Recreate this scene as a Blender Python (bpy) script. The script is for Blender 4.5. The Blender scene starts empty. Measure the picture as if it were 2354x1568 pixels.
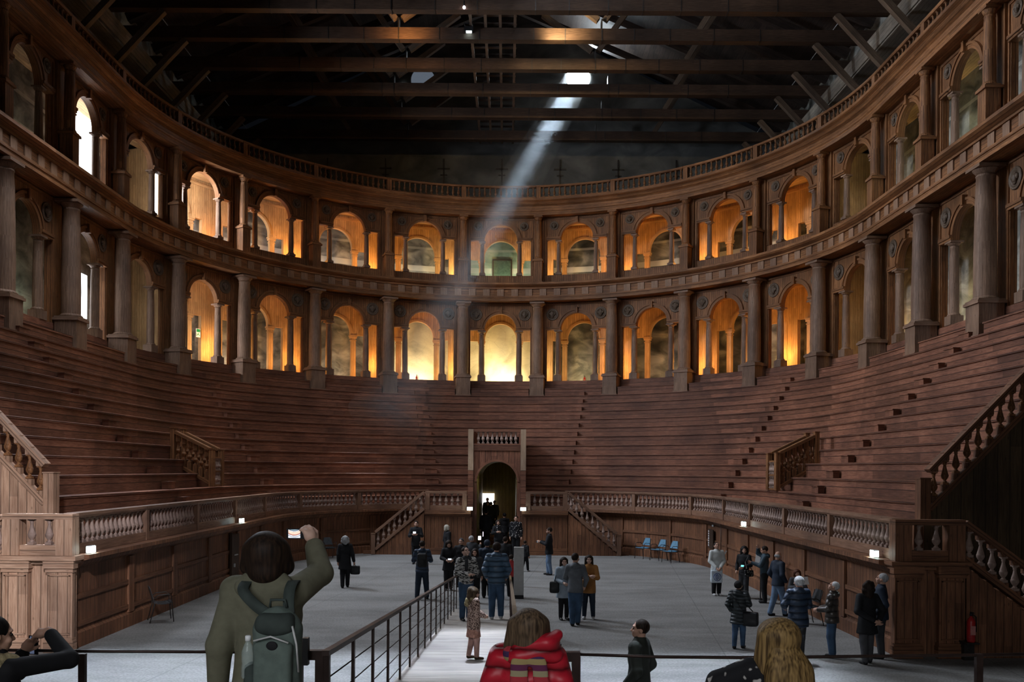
import bpy, math, random
import numpy as np
from mathutils import Vector, Matrix
random.seed(7)
PI = math.pi
COL = bpy.context.scene.collection
CAMX, CAMZ, F, VX, VY, ROLL = 0.455, 3.75, 2060.0, 1165.3, 1080.0, .0066      # measured camera of the photograph (pixels of 2354x1568)

# ------------------------------------------------------------------ materials
M = {}
def nt_new(name):
    m = bpy.data.materials.new(name); m.use_nodes = True
    nt = m.node_tree; b = nt.nodes['Principled BSDF']
    return m, nt, b, nt.nodes.new, nt.links.new
def setin(b, rough=.6, metal=0, spec=.3, **k):
    b.inputs['Roughness'].default_value = rough; b.inputs['Metallic'].default_value = metal
    b.inputs['Specular IOR Level'].default_value = spec
def c4(c): return (c[0], c[1], c[2], 1)
def math_node(N, L, op, a, b=None):
    n = N('ShaderNodeMath'); n.operation = op
    for i, v in enumerate((a, b)):
        if v is None: continue
        if isinstance(v, (int, float)): n.inputs[i].default_value = v
        else: L(v, n.inputs[i])
    return n.outputs[0]
def mix(N, L, fac, a, b, mode='MIX'):
    n = N('ShaderNodeMix'); n.data_type = 'RGBA'; n.blend_type = mode
    for s, v in (('Factor', fac), ('A', a), ('B', b)):
        i = [x for x in n.inputs if x.name == s and (x.type == 'VALUE' if s == 'Factor' else x.type == 'RGBA')][0]
        if isinstance(v, (int, float)): i.default_value = v
        elif isinstance(v, tuple): i.default_value = c4(v)
        else: L(v, i)
    return [x for x in n.outputs if x.type == 'RGBA'][0]
def ramp(N, L, fac, stops):
    r = N('ShaderNodeValToRGB'); e = r.color_ramp.elements
    while len(e) < len(stops): e.new(.5)
    for i, (p, c) in enumerate(stops): e[i].position = p; e[i].color = c4(c)
    L(fac, r.inputs[0]); return r.outputs[0]
def wood(name, dark, mid, light, pw=.16, pl=2.4, rough=.62, gap=.5, knots=True, rnd=.35):
    """boards running along U: pw board width, pl board length, all in metres of the mesh's UV map"""
    m, nt, b, N, L = nt_new(name); setin(b, rough)
    uv = N('ShaderNodeUVMap'); sp = N('ShaderNodeSeparateXYZ'); L(uv.outputs[0], sp.inputs[0])
    u, v = sp.outputs[0], sp.outputs[1]
    vb = math_node(N, L, 'DIVIDE', v, pw); row = math_node(N, L, 'FLOOR', vb); fr = math_node(N, L, 'FRACT', vb)
    ub = math_node(N, L, 'ADD', math_node(N, L, 'DIVIDE', u, pl), math_node(N, L, 'MULTIPLY', row, .37)); colm = math_node(N, L, 'FLOOR', ub)
    cb = N('ShaderNodeCombineXYZ'); L(row, cb.inputs[0]); L(colm, cb.inputs[1])
    wn = N('ShaderNodeTexWhiteNoise'); L(cb.outputs[0], wn.inputs[0])
    gv = N('ShaderNodeCombineXYZ'); L(math_node(N, L, 'MULTIPLY', u, 1.3), gv.inputs[0]); L(math_node(N, L, 'MULTIPLY', v, 22), gv.inputs[1]); L(math_node(N, L, 'MULTIPLY', row, 3.7), gv.inputs[2])
    n1 = N('ShaderNodeTexNoise'); n1.inputs['Scale'].default_value = 1.6; n1.inputs['Detail'].default_value = 4; n1.inputs['Roughness'].default_value = .65; L(gv.outputs[0], n1.inputs['Vector'])
    cr = ramp(N, L, n1.outputs[0], [(.3, dark), (.52, mid), (.72, light)])
    geo = N('ShaderNodeNewGeometry')
    n2 = N('ShaderNodeTexNoise'); n2.inputs['Scale'].default_value = .55; n2.inputs['Detail'].default_value = 3; L(geo.outputs[0], n2.inputs['Vector'])
    st = ramp(N, L, n2.outputs[0], [(.3, (.62, .6, .62)), (.7, (1.25, 1.22, 1.2))])
    cr = mix(N, L, 1.0, cr, st, 'MULTIPLY')
    tone = ramp(N, L, wn.outputs[0], [(0, (1 - rnd,) * 3), (1, (1 + rnd,) * 3)])
    cr = mix(N, L, 1.0, cr, tone, 'MULTIPLY')
    edge = math_node(N, L, 'MINIMUM', fr, math_node(N, L, 'SUBTRACT', 1.0, fr))
    g = math_node(N, L, 'LESS_THAN', edge, .012 / pw)
    cr = mix(N, L, math_node(N, L, 'MULTIPLY', g, gap), cr, tuple(x * .18 for x in dark))
    if knots:
        vo = N('ShaderNodeTexVoronoi'); vo.inputs['Scale'].default_value = 2.6; kv = N('ShaderNodeCombineXYZ')
        L(math_node(N, L, 'MULTIPLY', u, 1.0), kv.inputs[0]); L(math_node(N, L, 'MULTIPLY', v, 2.2), kv.inputs[1]); L(kv.outputs[0], vo.inputs['Vector'])
        k = ramp(N, L, vo.outputs['Distance'], [(.05, (1, 1, 1)), (.12, (0, 0, 0))])
        cr = mix(N, L, math_node(N, L, 'MULTIPLY', k, .55), cr, tuple(x * .35 for x in dark))
    L(cr, b.inputs['Base Color'])
    bp = N('ShaderNodeBump'); bp.inputs['Strength'].default_value = .25; bp.inputs['Distance'].default_value = .02; L(n1.outputs[0], bp.inputs['Height']); L(bp.outputs[0], b.inputs['Normal'])
    M[name] = m; return m
def plain(name, c, rough=.6, metal=0, spec=.3, var=.25, scale=9, bump=0):
    m, nt, b, N, L = nt_new(name); setin(b, rough, metal, spec)
    tc = N('ShaderNodeTexCoord'); n = N('ShaderNodeTexNoise'); n.inputs['Scale'].default_value = scale; n.inputs['Detail'].default_value = 3
    L(tc.outputs['Object'], n.inputs['Vector'])
    L(ramp(N, L, n.outputs[0], [(.3, tuple(x * (1 - var) for x in c)), (.7, tuple(min(1, x * (1 + var)) for x in c))]), b.inputs['Base Color'])
    if bump:
        bp = N('ShaderNodeBump'); bp.inputs['Strength'].default_value = bump; bp.inputs['Distance'].default_value = .02; L(n.outputs[0], bp.inputs['Height']); L(bp.outputs[0], b.inputs['Normal'])
    M[name] = m; return m
def emit(name, c, s):
    m, nt, b, N, L = nt_new(name); b.inputs['Base Color'].default_value = (0, 0, 0, 1)
    b.inputs['Emission Color'].default_value = c4(c); b.inputs['Emission Strength'].default_value = s; M[name] = m; return m
def quilt(name, c, scale=26, depth=.6, rough=.45, spec=.4):
    """down jacket: horizontal stitched baffles"""
    m, nt, b, N, L = nt_new(name); setin(b, rough, 0, spec)
    tc = N('ShaderNodeTexCoord'); sp = N('ShaderNodeSeparateXYZ'); L(tc.outputs['Object'], sp.inputs[0])
    n = N('ShaderNodeTexNoise'); n.inputs['Scale'].default_value = 14; L(tc.outputs['Object'], n.inputs['Vector'])
    z = math_node(N, L, 'ADD', math_node(N, L, 'MULTIPLY', sp.outputs[2], scale), math_node(N, L, 'MULTIPLY', n.outputs[0], .7))
    s = math_node(N, L, 'ABSOLUTE', math_node(N, L, 'SINE', z))
    L(ramp(N, L, s, [(.05, tuple(x * .25 for x in c)), (.45, c), (1, tuple(min(1, x * 1.25) for x in c))]), b.inputs['Base Color'])
    bp = N('ShaderNodeBump'); bp.inputs['Strength'].default_value = depth; bp.inputs['Distance'].default_value = .03; L(s, bp.inputs['Height']); L(bp.outputs[0], b.inputs['Normal'])
    M[name] = m; return m
def blotch(name, c1, c2, scale, lo=.45, hi=.55, stretch=(1, 1, 1), rough=.8):
    m, nt, b, N, L = nt_new(name); setin(b, rough, 0, .15)
    tc = N('ShaderNodeTexCoord'); mp = N('ShaderNodeMapping'); mp.inputs['Scale'].default_value = stretch; L(tc.outputs['Object'], mp.inputs[0])
    n = N('ShaderNodeTexNoise'); n.inputs['Scale'].default_value = scale; n.inputs['Detail'].default_value = 1; L(mp.outputs[0], n.inputs['Vector'])
    L(ramp(N, L, n.outputs[0], [(lo, c1), (hi, c2)]), b.inputs['Base Color']); M[name] = m; return m
def stripes(name, cols, scale, axis=2, rough=.9):
    m, nt, b, N, L = nt_new(name); setin(b, rough)
    tc = N('ShaderNodeTexCoord'); sp = N('ShaderNodeSeparateXYZ'); L(tc.outputs['Object'], sp.inputs[0])
    f = math_node(N, L, 'FRACT', math_node(N, L, 'MULTIPLY', sp.outputs[axis], scale))
    r = N('ShaderNodeValToRGB'); r.color_ramp.interpolation = 'CONSTANT'; e = r.color_ramp.elements
    while len(e) < len(cols): e.new(.5)
    for i, c in enumerate(cols): e[i].position = i / len(cols); e[i].color = c4(c)
    L(f, r.inputs[0]); L(r.outputs[0], b.inputs['Base Color']); M[name] = m; return m
def fresco(name, lo, mid, hi, scale=.9, rough=.9, crack=.8, bands=()):
    """faded wall painting: cloudy patches, cracks, no figures"""
    m, nt, b, N, L = nt_new(name); setin(b, rough, 0, .1)
    g = N('ShaderNodeNewGeometry'); mp = N('ShaderNodeMapping'); mp.inputs['Scale'].default_value = (1, 1, 1.6); L(g.outputs[0], mp.inputs[0])
    n = N('ShaderNodeTexNoise'); n.inputs['Scale'].default_value = scale; n.inputs['Detail'].default_value = 6; n.inputs['Distortion'].default_value = .8; L(mp.outputs[0], n.inputs['Vector'])
    c = ramp(N, L, n.outputs[0], [(.32, lo), (.5, mid), (.66, hi)])
    v = N('ShaderNodeTexVoronoi'); v.feature = 'DISTANCE_TO_EDGE'; v.inputs['Scale'].default_value = 1.7; L(mp.outputs[0], v.inputs['Vector'])
    cr = ramp(N, L, v.outputs['Distance'], [(.0, (crack, crack, crack)), (.02, (1, 1, 1))])
    c = mix(N, L, 1.0, c, cr, 'MULTIPLY'); sp = N('ShaderNodeSeparateXYZ'); L(g.outputs[0], sp.inputs[0])
    for z0, z1, col, al in bands:
        k = math_node(N, L, 'MULTIPLY', math_node(N, L, 'GREATER_THAN', sp.outputs[2], z0), math_node(N, L, 'LESS_THAN', sp.outputs[2], z1)); c = mix(N, L, math_node(N, L, 'MULTIPLY', k, al), c, col)
    L(c, b.inputs['Base Color']); M[name] = m; return m

wood('facade_wood', (.112, .047, .018), (.225, .1, .039), (.33, .162, .068), .13, 3.0, rnd=.22)
wood('column_wood', (.14, .082, .05), (.22, .137, .09), (.3, .197, .14), .11, 5.0, rnd=.12, gap=.25)
wood('seat_wood', (.105, .042, .024), (.2, .085, .05), (.285, .14, .088), .27, 3.2, rnd=.32, gap=.8)
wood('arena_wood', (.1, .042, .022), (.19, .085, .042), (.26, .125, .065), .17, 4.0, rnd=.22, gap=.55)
wood('rail_wood', (.13, .07, .04), (.22, .12, .075), (.3, .18, .12), .4, 6.0, rnd=.1, gap=0)
wood('baluster_wood', (.2, .14, .11), (.3, .21, .17), (.38, .28, .23), .6, 3, rnd=.05, gap=0, knots=False)
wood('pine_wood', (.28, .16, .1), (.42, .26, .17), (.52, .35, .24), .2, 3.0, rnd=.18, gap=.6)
wood('inner_wood', (.34, .19, .08), (.5, .31, .14), (.6, .4, .2), .14, 3.2, rnd=.16, gap=.35)
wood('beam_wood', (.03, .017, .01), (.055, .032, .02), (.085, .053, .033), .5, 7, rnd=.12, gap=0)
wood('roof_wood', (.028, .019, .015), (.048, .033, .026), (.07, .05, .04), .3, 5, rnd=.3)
wood('ramp_wood', (.3, .28, .25), (.42, .39, .35), (.5, .47, .42), .145, 9, rnd=.14, gap=.75, knots=False)
BD = ((15.9, 16.02, (.6, .58, .5), .8), (16.2, 16.32, (.6, .58, .5), .8), (16.5, 16.85, (.62, .6, .52), .7), (17.9, 18.05, (.6, .58, .5), .5))
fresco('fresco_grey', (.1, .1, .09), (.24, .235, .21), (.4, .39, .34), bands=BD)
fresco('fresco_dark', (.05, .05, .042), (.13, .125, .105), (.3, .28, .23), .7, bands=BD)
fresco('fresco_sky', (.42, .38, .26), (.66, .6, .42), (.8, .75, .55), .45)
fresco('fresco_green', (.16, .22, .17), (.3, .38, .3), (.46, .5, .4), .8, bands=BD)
fresco('plaster_grey', (.07, .072, .07), (.11, .112, .108), (.16, .16, .15), .5, crack=1)
plain('iron', (.045, .04, .038), .45, .6, .4)
plain('rail_steel', (.04, .024, .02), .4, .5, .4)
plain('black_plastic', (.012, .012, .014), .35)
plain('chair_seat', (.05, .055, .06), .4)
plain('chair_blue', (.1, .24, .36), .4)
plain('totem_white', (.5, .5, .49), .5, var=.08)
plain('door_green', (.1, .13, .08), .5)
plain('dark_void', (.006, .006, .006), .9)
plain('medal_metal', (.11, .075, .05), .5, bump=.5, scale=14)
plain('red_paint', (.36, .02, .02), .35)
plain('paper', (.8, .82, .84), .7, var=.03)
plain('lamp_case', (.5, .5, .5), .5)
emit('lamp_glow', (.75, 1, .98), 9)
emit('doorway_glow', (1, .93, .93), 3.2)
emit('oculus_glow', (.8, .92, 1), 60)
emit('sky_glow', (.9, .95, 1), 3.5)
emit('screen_glow', (.8, .9, 1), 1.6)
emit('flash_glow', (.92, .85, 1), 6)

def floor_mat():
    m, nt, b, N, L = nt_new('arena_floor'); setin(b, .75, 0, .25)
    g = N('ShaderNodeNewGeometry'); n = N('ShaderNodeTexNoise'); n.inputs['Scale'].default_value = .5; n.inputs['Detail'].default_value = 8; n.inputs['Roughness'].default_value = .75
    mp = N('ShaderNodeMapping'); mp.inputs['Scale'].default_value = (.55, 1.5, 1); L(g.outputs[0], mp.inputs[0]); L(mp.outputs[0], n.inputs['Vector'])
    c = ramp(N, L, n.outputs[0], [(.34, (.15, .147, .142)), (.5, (.215, .212, .205)), (.66, (.27, .266, .258))])
    f = N('ShaderNodeTexNoise'); f.inputs['Scale'].default_value = 22; f.inputs['Detail'].default_value = 2; L(g.outputs[0], f.inputs['Vector'])
    c = mix(N, L, 1.0, c, ramp(N, L, f.outputs[0], [(.35, (.8, .8, .8)), (.65, (1.15, 1.15, 1.15))]), 'MULTIPLY')
    # thin expansion joints between the cast slabs
    sp = N('ShaderNodeSeparateXYZ'); rot = N('ShaderNodeMapping'); rot.inputs['Rotation'].default_value = (0, 0, .12); L(g.outputs[0], rot.inputs[0]); L(rot.outputs[0], sp.inputs[0])
    j = None
    for i, per in ((0, 5.2), (1, 7.0)):
        fr = math_node(N, L, 'FRACT', math_node(N, L, 'DIVIDE', math_node(N, L, 'ADD', sp.outputs[i], 101.3), per))
        lt = math_node(N, L, 'LESS_THAN', fr, .018 / per); j = lt if j is None else math_node(N, L, 'MAXIMUM', j, lt)
    L(mix(N, L, math_node(N, L, 'MULTIPLY', j, .6), c, (.08, .08, .08)), b.inputs['Base Color']); M['arena_floor'] = m
floor_mat()

# ------------------------------------------------------------------ mesh building
class MB:
    def __init__(s): s.v = []; s.f = []; s.uv = []; s.mi = []; s.sm = []; s.mats = []
    def slot(s, m):
        if m not in s.mats: s.mats.append(m)
        return s.mats.index(m)
    def face(s, pts, uvs, m=0, smooth=False):
        b = len(s.v); s.v += [tuple(p) for p in pts]; s.f.append(tuple(range(b, b + len(pts)))); s.uv.append(list(uvs)); s.mi.append(m); s.sm.append(smooth)
    def verts(s, pts):
        b = len(s.v); s.v += [tuple(p) for p in pts]; return b
    def idx(s, ids, uvs, m=0, smooth=False):
        s.f.append(tuple(ids)); s.uv.append(list(uvs)); s.mi.append(m); s.sm.append(smooth)
    def box(s, x0, x1, y0, y1, z0, z1, mat=None, axis=None, m=0, rot=0, about=(0, 0)):
        """grain along the longest side unless AXIS says otherwise; ROT turns about z"""
        d = (x1 - x0, y1 - y0, z1 - z0)
        ax = axis if axis is not None else d.index(max(d))
        P = [(x, y, z) for x in (x0, x1) for y in (y0, y1) for z in (z0, z1)]
        cr, sr = math.cos(rot), math.sin(rot)
        Q = [(about[0] + (p[0] - about[0]) * cr - (p[1] - about[1]) * sr, about[1] + (p[0] - about[0]) * sr + (p[1] - about[1]) * cr, p[2]) for p in P] if rot else P
        if mat is not None: Q = [mat(q) if callable(mat) else tuple(mat @ Vector(q)) for q in Q]
        b = s.verts(Q)
        for ids in ((0, 1, 3, 2), (4, 6, 7, 5), (0, 4, 5, 1), (2, 3, 7, 6), (0, 2, 6, 4), (1, 5, 7, 3)):
            q = [P[i] for i in ids]; nax = [k for k in range(3) if abs(q[0][k] - q[1][k]) < 1e-9 and abs(q[1][k] - q[2][k]) < 1e-9]
            n = nax[0] if nax else 0
            if n == ax: a_, b_ = [k for k in range(3) if k != n]
            else: a_ = ax; b_ = [k for k in range(3) if k not in (n, ax)][0]
            s.idx([b + i for i in ids], [(p[a_], p[b_]) for p in q], m)
    def lathe(s, prof, seg=16, at=(0, 0, 0), m=0, caps=True, mat=None, smooth=True):
        rings = []
        for r, z in prof:
            pts = [(at[0] + r * math.cos(2 * PI * i / seg), at[1] + r * math.sin(2 * PI * i / seg), at[2] + z) for i in range(seg)]
            if mat is not None: pts = [tuple(mat @ Vector(p)) for p in pts]
            rings.append(s.verts(pts))
        for k in range(len(prof) - 1):
            for i in range(seg):
                j = (i + 1) % seg; w = max(prof[k][0], prof[k + 1][0], .01)
                u0, u1 = 2 * PI * i / seg * w, 2 * PI * (i + 1) / seg * w
                s.idx((rings[k] + i, rings[k] + j, rings[k + 1] + j, rings[k + 1] + i), [(prof[k][1], u0), (prof[k][1], u1), (prof[k + 1][1], u1), (prof[k + 1][1], u0)], m, smooth)
        if caps:
            s.idx([rings[0] + i for i in reversed(range(seg))], [(0, 0)] * seg, m); s.idx([rings[-1] + i for i in range(seg)], [(0, 0)] * seg, m)
    def tube(s, path, r, seg=8, m=0):
        path = [Vector(p) for p in path]; rings = []; L = 0; ls = []
        rr = r if isinstance(r, (list, tuple)) else [r] * len(path)
        prevx = None
        for i, p in enumerate(path):
            t = (path[min(i + 1, len(path) - 1)] - path[max(i - 1, 0)]).normalized()
            x = (prevx - t * prevx.dot(t)) if prevx is not None else t.orthogonal()
            if x.length < 1e-6: x = t.orthogonal()
            x.normalize(); y = t.cross(x); prevx = x
            rings.append(s.verts([p + (x * math.cos(2 * PI * k / seg) + y * math.sin(2 * PI * k / seg)) * rr[i] for k in range(seg)]))
            if i: L += (p - path[i - 1]).length
            ls.append(L)
        for i in range(len(path) - 1):
            for k in range(seg):
                j = (k + 1) % seg
                s.idx((rings[i] + k, rings[i] + j, rings[i + 1] + j, rings[i + 1] + k), [(ls[i], k * .02), (ls[i], k * .02 + .02), (ls[i + 1], k * .02 + .02), (ls[i + 1], k * .02)], m, True)
        s.idx([rings[0] + k for k in reversed(range(seg))], [(0, 0)] * seg, m); s.idx([rings[-1] + k for k in range(seg)], [(0, 0)] * seg, m)
    def beam(s, a, b, w, h, up=(0, 0, 1), m=0):
        """rectangular timber from a to b: w across, h along up"""
        a, b = Vector(a), Vector(b); t = (b - a); Ln = t.length; t.normalize(); u = Vector(up); u = (u - t * u.dot(t)).normalized(); x = t.cross(u)
        mt = Matrix(((x.x, t.x, u.x, a.x), (x.y, t.y, u.y, a.y), (x.z, t.z, u.z, a.z), (0, 0, 0, 1)))
        s.box(-w / 2, w / 2, 0, Ln, -h / 2, h / 2, mat=mt, axis=1, m=m)
    def ribbon(s, pts, xs, w, t, m=0, sub=6):
        """smooth flat strap through PTS; XS its crosswise direction"""
        P = [Vector(p) for p in pts]; Q = []
        for i in range(len(P) - 1):
            a, b, c, d = P[max(i - 1, 0)], P[i], P[i + 1], P[min(i + 2, len(P) - 1)]
            for k in range(sub):
                u = k / sub; Q.append(.5 * ((2 * b) + (c - a) * u + (2 * a - 5 * b + 4 * c - d) * u * u + (3 * b - a - 3 * c + d) * u ** 3))
        Q.append(P[-1]); rings = []
        for i, p in enumerate(Q):
            tg_ = (Q[min(i + 1, len(Q) - 1)] - Q[max(i - 1, 0)]).normalized(); x = Vector(xs); x = (x - tg_ * x.dot(tg_)).normalized(); n = tg_.cross(x)
            rings.append(s.verts([p - x * w / 2 - n * t / 2, p + x * w / 2 - n * t / 2, p + x * w / 2 + n * t / 2, p - x * w / 2 + n * t / 2]))
        for i in range(len(Q) - 1):
            for k in range(4): j = (k + 1) % 4; s.idx((rings[i] + k, rings[i] + j, rings[i + 1] + j, rings[i + 1] + k), [(i * .02, k * .02)] * 4, m, True)
        s.idx([rings[0] + k for k in (3, 2, 1, 0)], [(0, 0)] * 4, m); s.idx([rings[-1] + k for k in range(4)], [(0, 0)] * 4, m)
    def ball(s, c, r, seg=12, m=0, mat=None):
        rx, ry, rz = r if isinstance(r, tuple) else (r, r, r)
        n = seg // 2; rings = []
        for i in range(n + 1):
            a = PI * i / n; rad = max(math.sin(a), .02)
            pts = [(c[0] + rx * rad * math.cos(2 * PI * k / seg), c[1] + ry * rad * math.sin(2 * PI * k / seg), c[2] - rz * math.cos(a)) for k in range(seg)]
            if mat is not None: pts = [tuple(mat @ Vector(p)) for p in pts]
            rings.append(s.verts(pts))
        for i in range(n):
            for k in range(seg):
                j = (k + 1) % seg; s.idx((rings[i] + k, rings[i] + j, rings[i + 1] + j, rings[i + 1] + k), [(0, 0)] * 4, m, True)
        s.idx([rings[0] + k for k in reversed(range(seg))], [(0, 0)] * seg, m); s.idx([rings[n] + k for k in range(seg)], [(0, 0)] * seg, m)
    def mesh(s, name):
        me = bpy.data.meshes.new(name); me.from_pydata(s.v, [], s.f)
        ul = me.uv_layers.new(name='UVMap'); flat = [c for f in s.uv for p in f for c in p]; ul.data.foreach_set('uv', flat)
        me.polygons.foreach_set('material_index', s.mi); me.polygons.foreach_set('use_smooth', s.sm); me.update(); return me

def link(name, me, mat, parent=None):
    if isinstance(me, MB): me = me.mesh(name)
    if len(me.materials) == 0:
        for k in (mat if isinstance(mat, (list, tuple)) else [mat]): me.materials.append(M[k] if isinstance(k, str) else k)
    o = bpy.data.objects.new(name, me); COL.objects.link(o)
    if parent is not None: o.parent = parent
    return o
def tag(o, label=None, cat=None, group=None, kind=None):
    for k, v in (('label', label), ('category', cat), ('group', group), ('kind', kind)):
        if v: o[k] = v
    return o
def thing(name, label, cat, loc=(0, 0, 0), rz=0, group=None, kind='thing'):
    o = bpy.data.objects.new(name, None); COL.objects.link(o); o.empty_display_size = .1
    o.location = loc; o.rotation_euler = (0, 0, rz); return tag(o, label, cat, group, kind)
def struct(name, me, mat, parent=None):
    o = link(name, me, mat, parent)
    if parent is None: o['kind'] = 'structure'
    return o
def copy_tree(o, parent=None):
    c = o.copy(); COL.objects.link(c); c.parent = parent
    for ch in [x for x in CH.get(o.name, [])]: copy_tree(ch, c)
    return c
CH = {}
ORD = ['', 'first', 'second', 'third', 'fourth', 'fifth', 'sixth', 'seventh', 'eighth', 'ninth', 'tenth', 'eleventh', 'twelfth', 'thirteenth', 'fourteenth', 'fifteenth', 'sixteenth', 'seventeenth', 'eighteenth']

# ------------------------------------------------------------------ horseshoe curve: half circle at the far end, straight flanks towards the stage
YEND = 20.8
class U:
    """q in [-2, 2]: |q|<1 is the half circle (q*90 degrees from the far axis), beyond it the straight flank down to yend"""
    def __init__(s, c, r, yend=YEND): s.c, s.r, s.yend = c, r, yend; s.La = r * PI / 2; s.Ls = c - yend
    def q(s, L):
        a = abs(L); g = 1 if L >= 0 else -1
        return g * (a / s.La if a <= s.La else 1 + (a - s.La) / s.Ls)
    def L(s, q):
        a = abs(q); g = 1 if q >= 0 else -1
        return g * (a * s.La if a <= 1 else s.La + (a - 1) * s.Ls)
    def pt(s, q, off=0.0):
        g = 1 if q >= 0 else -1; a = abs(q); R = s.r + off
        if a <= 1:
            t = a * PI / 2; return (g * R * math.sin(t), s.c + R * math.cos(t))
        return (g * R, s.c - (a - 1) * s.Ls)
    def rot(s, q):   # z turn of the local frame (x along the curve, y outwards)
        return -max(-1, min(1, q)) * PI / 2
def qrange(p, q0, q1, step=.35):
    n = max(1, int(math.ceil(abs(p.L(q1) - p.L(q0)) / step)))
    qs = []
    L0, L1 = p.L(q0), p.L(q1)
    for i in range(n + 1): qs.append(p.q(L0 + (L1 - L0) * i / n))
    for e in (-1.0, 1.0):
        if min(q0, q1) < e < max(q0, q1) and all(abs(e - x) > 1e-4 for x in qs): qs.append(e)
    out = sorted(qs)
    # straight flanks need no subdivision
    keep = [x for i, x in enumerate(out) if i in (0, len(out) - 1) or abs(x) <= 1 + 1e-6 or i % 8 == 0]
    return keep
def sweep(mb, p, q0, q1, prof, step=.35, p2=None, m=0, caps=True, vertical=False, mats=None):
    """closed profile [(off, z) or (off, z, 1) on the second curve p2] carried along the curve"""
    qs = qrange(p, q0, q1, step); rings = []
    for q in qs:
        pts = []
        for pr in prof:
            pp = p2 if len(pr) > 2 and pr[2] else p
            x, y = pp.pt(q, pr[0]); pts.append((x, y, pr[1]))
        rings.append(mb.verts(pts))
    n = len(prof); per = [0]
    for i in range(n):
        a, b = prof[i], prof[(i + 1) % n]; per.append(per[-1] + math.hypot(a[0] - b[0], a[1] - b[1]))
    for k in range(len(qs) - 1):
        u0, u1 = p.L(qs[k]), p.L(qs[k + 1])
        for i in range(n):
            j = (i + 1) % n
            uv = [(u0, per[i]), (u1, per[i]), (u1, per[i + 1]), (u0, per[i + 1])]
            if vertical: uv = [(b, a) for a, b in uv]
            mb.idx((rings[k] + i, rings[k + 1] + i, rings[k + 1] + j, rings[k] + j), uv, m if mats is None else mats[i])
    if caps:
        mb.idx([rings[0] + i for i in range(n)], [(pr[0], pr[1]) for pr in prof], m)
        mb.idx([rings[-1] + i for i in reversed(range(n))], [(pr[0], pr[1]) for pr in prof], m)
def rect(o0, o1, z0, z1): return [(o0, z0), (o0, z1), (o1, z1), (o1, z0)]
wood('flank_shaded', (.05, .032, .016), (.085, .055, .028), (.12, .08, .042), .28, 4, rnd=.2, gap=.6)
wood('portal_pale', (.3, .2, .13), (.42, .3, .2), (.5, .38, .27), .3, 3, rnd=.1, gap=0)
wood('passage_wood', (.1, .08, .03), (.17, .13, .05), (.22, .17, .07), .2, 3, rnd=.15)
wood('catwalk_wood', (.14, .12, .09), (.22, .19, .15), (.3, .26, .2), .2, 3, rnd=.2)
emit('oculus_dim', (.5, .6, .75), .12)
# ------------------------------------------------------------------ measures (metres)
W = 4.56; R = 16.32
LOG = U(38.08, R, 24.6)
ARE = U(33.75, 8.4, 18.4)
ZB = [2.52 + .51 * i for i in range(14)]                      # top of each seating tier
TIER = [U(33.4 + .39 * i, 10.0 + .49 * i) for i in range(14)]
SIDE = {-1: 'toward the white daylit arch', 1: 'away from the white daylit arch'}
O0, O1 = .38, .62                                             # facade wall thickness, measured outwards from the column line
def rel(mb, base): mb.v = [(p[0] - base[0], p[1] - base[1], p[2] - base[2]) for p in mb.v]; return mb

# ------------------------------------------------------------------ floor and shell of the hall
mb = MB(); mb.face([(-18.5, 3, 0), (18.5, 3, 0), (18.5, 59, 0), (-18.5, 59, 0)], [(0, 0), (1, 0), (1, 1), (0, 1)]); struct('floor', mb, 'arena_floor')
HX = R + 1.85
for sgn, nm in ((-1, 'wall_left'), (1, 'wall_right')):
    mb = MB(); mb.box(sgn * HX, sgn * (HX + .3), 20.8, 59, 0, 26.2, m=0)
    struct(nm, mb, 'fresco_grey' )
mb = MB(); mb.box(-HX - .3, HX + .3, 58.6, 58.9, 0, 25.2)
# gable above, following the roof
b = mb.verts([(-HX, 58.6, 25.2), (HX, 58.6, 25.2), (0, 58.6, 34), (-HX, 58.9, 25.2), (HX, 58.9, 25.2), (0, 58.9, 34)])
mb.idx((b, b + 1, b + 2), [(0, 0)] * 3); mb.idx((b + 3, b + 5, b + 4), [(0, 0)] * 3)
struct('wall_far', mb, 'plaster_grey')
for sgn, nm in ((-1, 'ceiling_left'), (1, 'ceiling_right')):
    mb = MB(); z0, z1 = 25.6, 34.2
    x0, x1 = sgn * (HX + .6), 0
    P = [(x0, 3, z0), (x1, 3, z1), (x1, 59.2, z1), (x0, 59.2, z0)]; Q = [(x, y, z + .25) for x, y, z in P]
    mb.face(P, [(3, 0), (3, 20), (59, 20), (59, 0)]); mb.face(Q[::-1], [(59, 0), (59, 20), (3, 20), (3, 0)])
    struct(nm, mb, 'roof_wood')
# stage the photographer stands on (below the frame)
mb = MB(); mb.box(-9, 9, -3, 5.2, 1.6, 1.72); mb.box(-9, 9, 5.1, 5.2, 0, 1.6); struct('floor_stage', mb, 'ramp_wood')
mb = MB(); mb.box(-9, -1.6, 5.25, 6.5, .9, 1.0); mb.box(-9, -1.6, 6.4, 6.5, 0, .9); struct('floor_stage_step', mb, 'ramp_wood')

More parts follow.
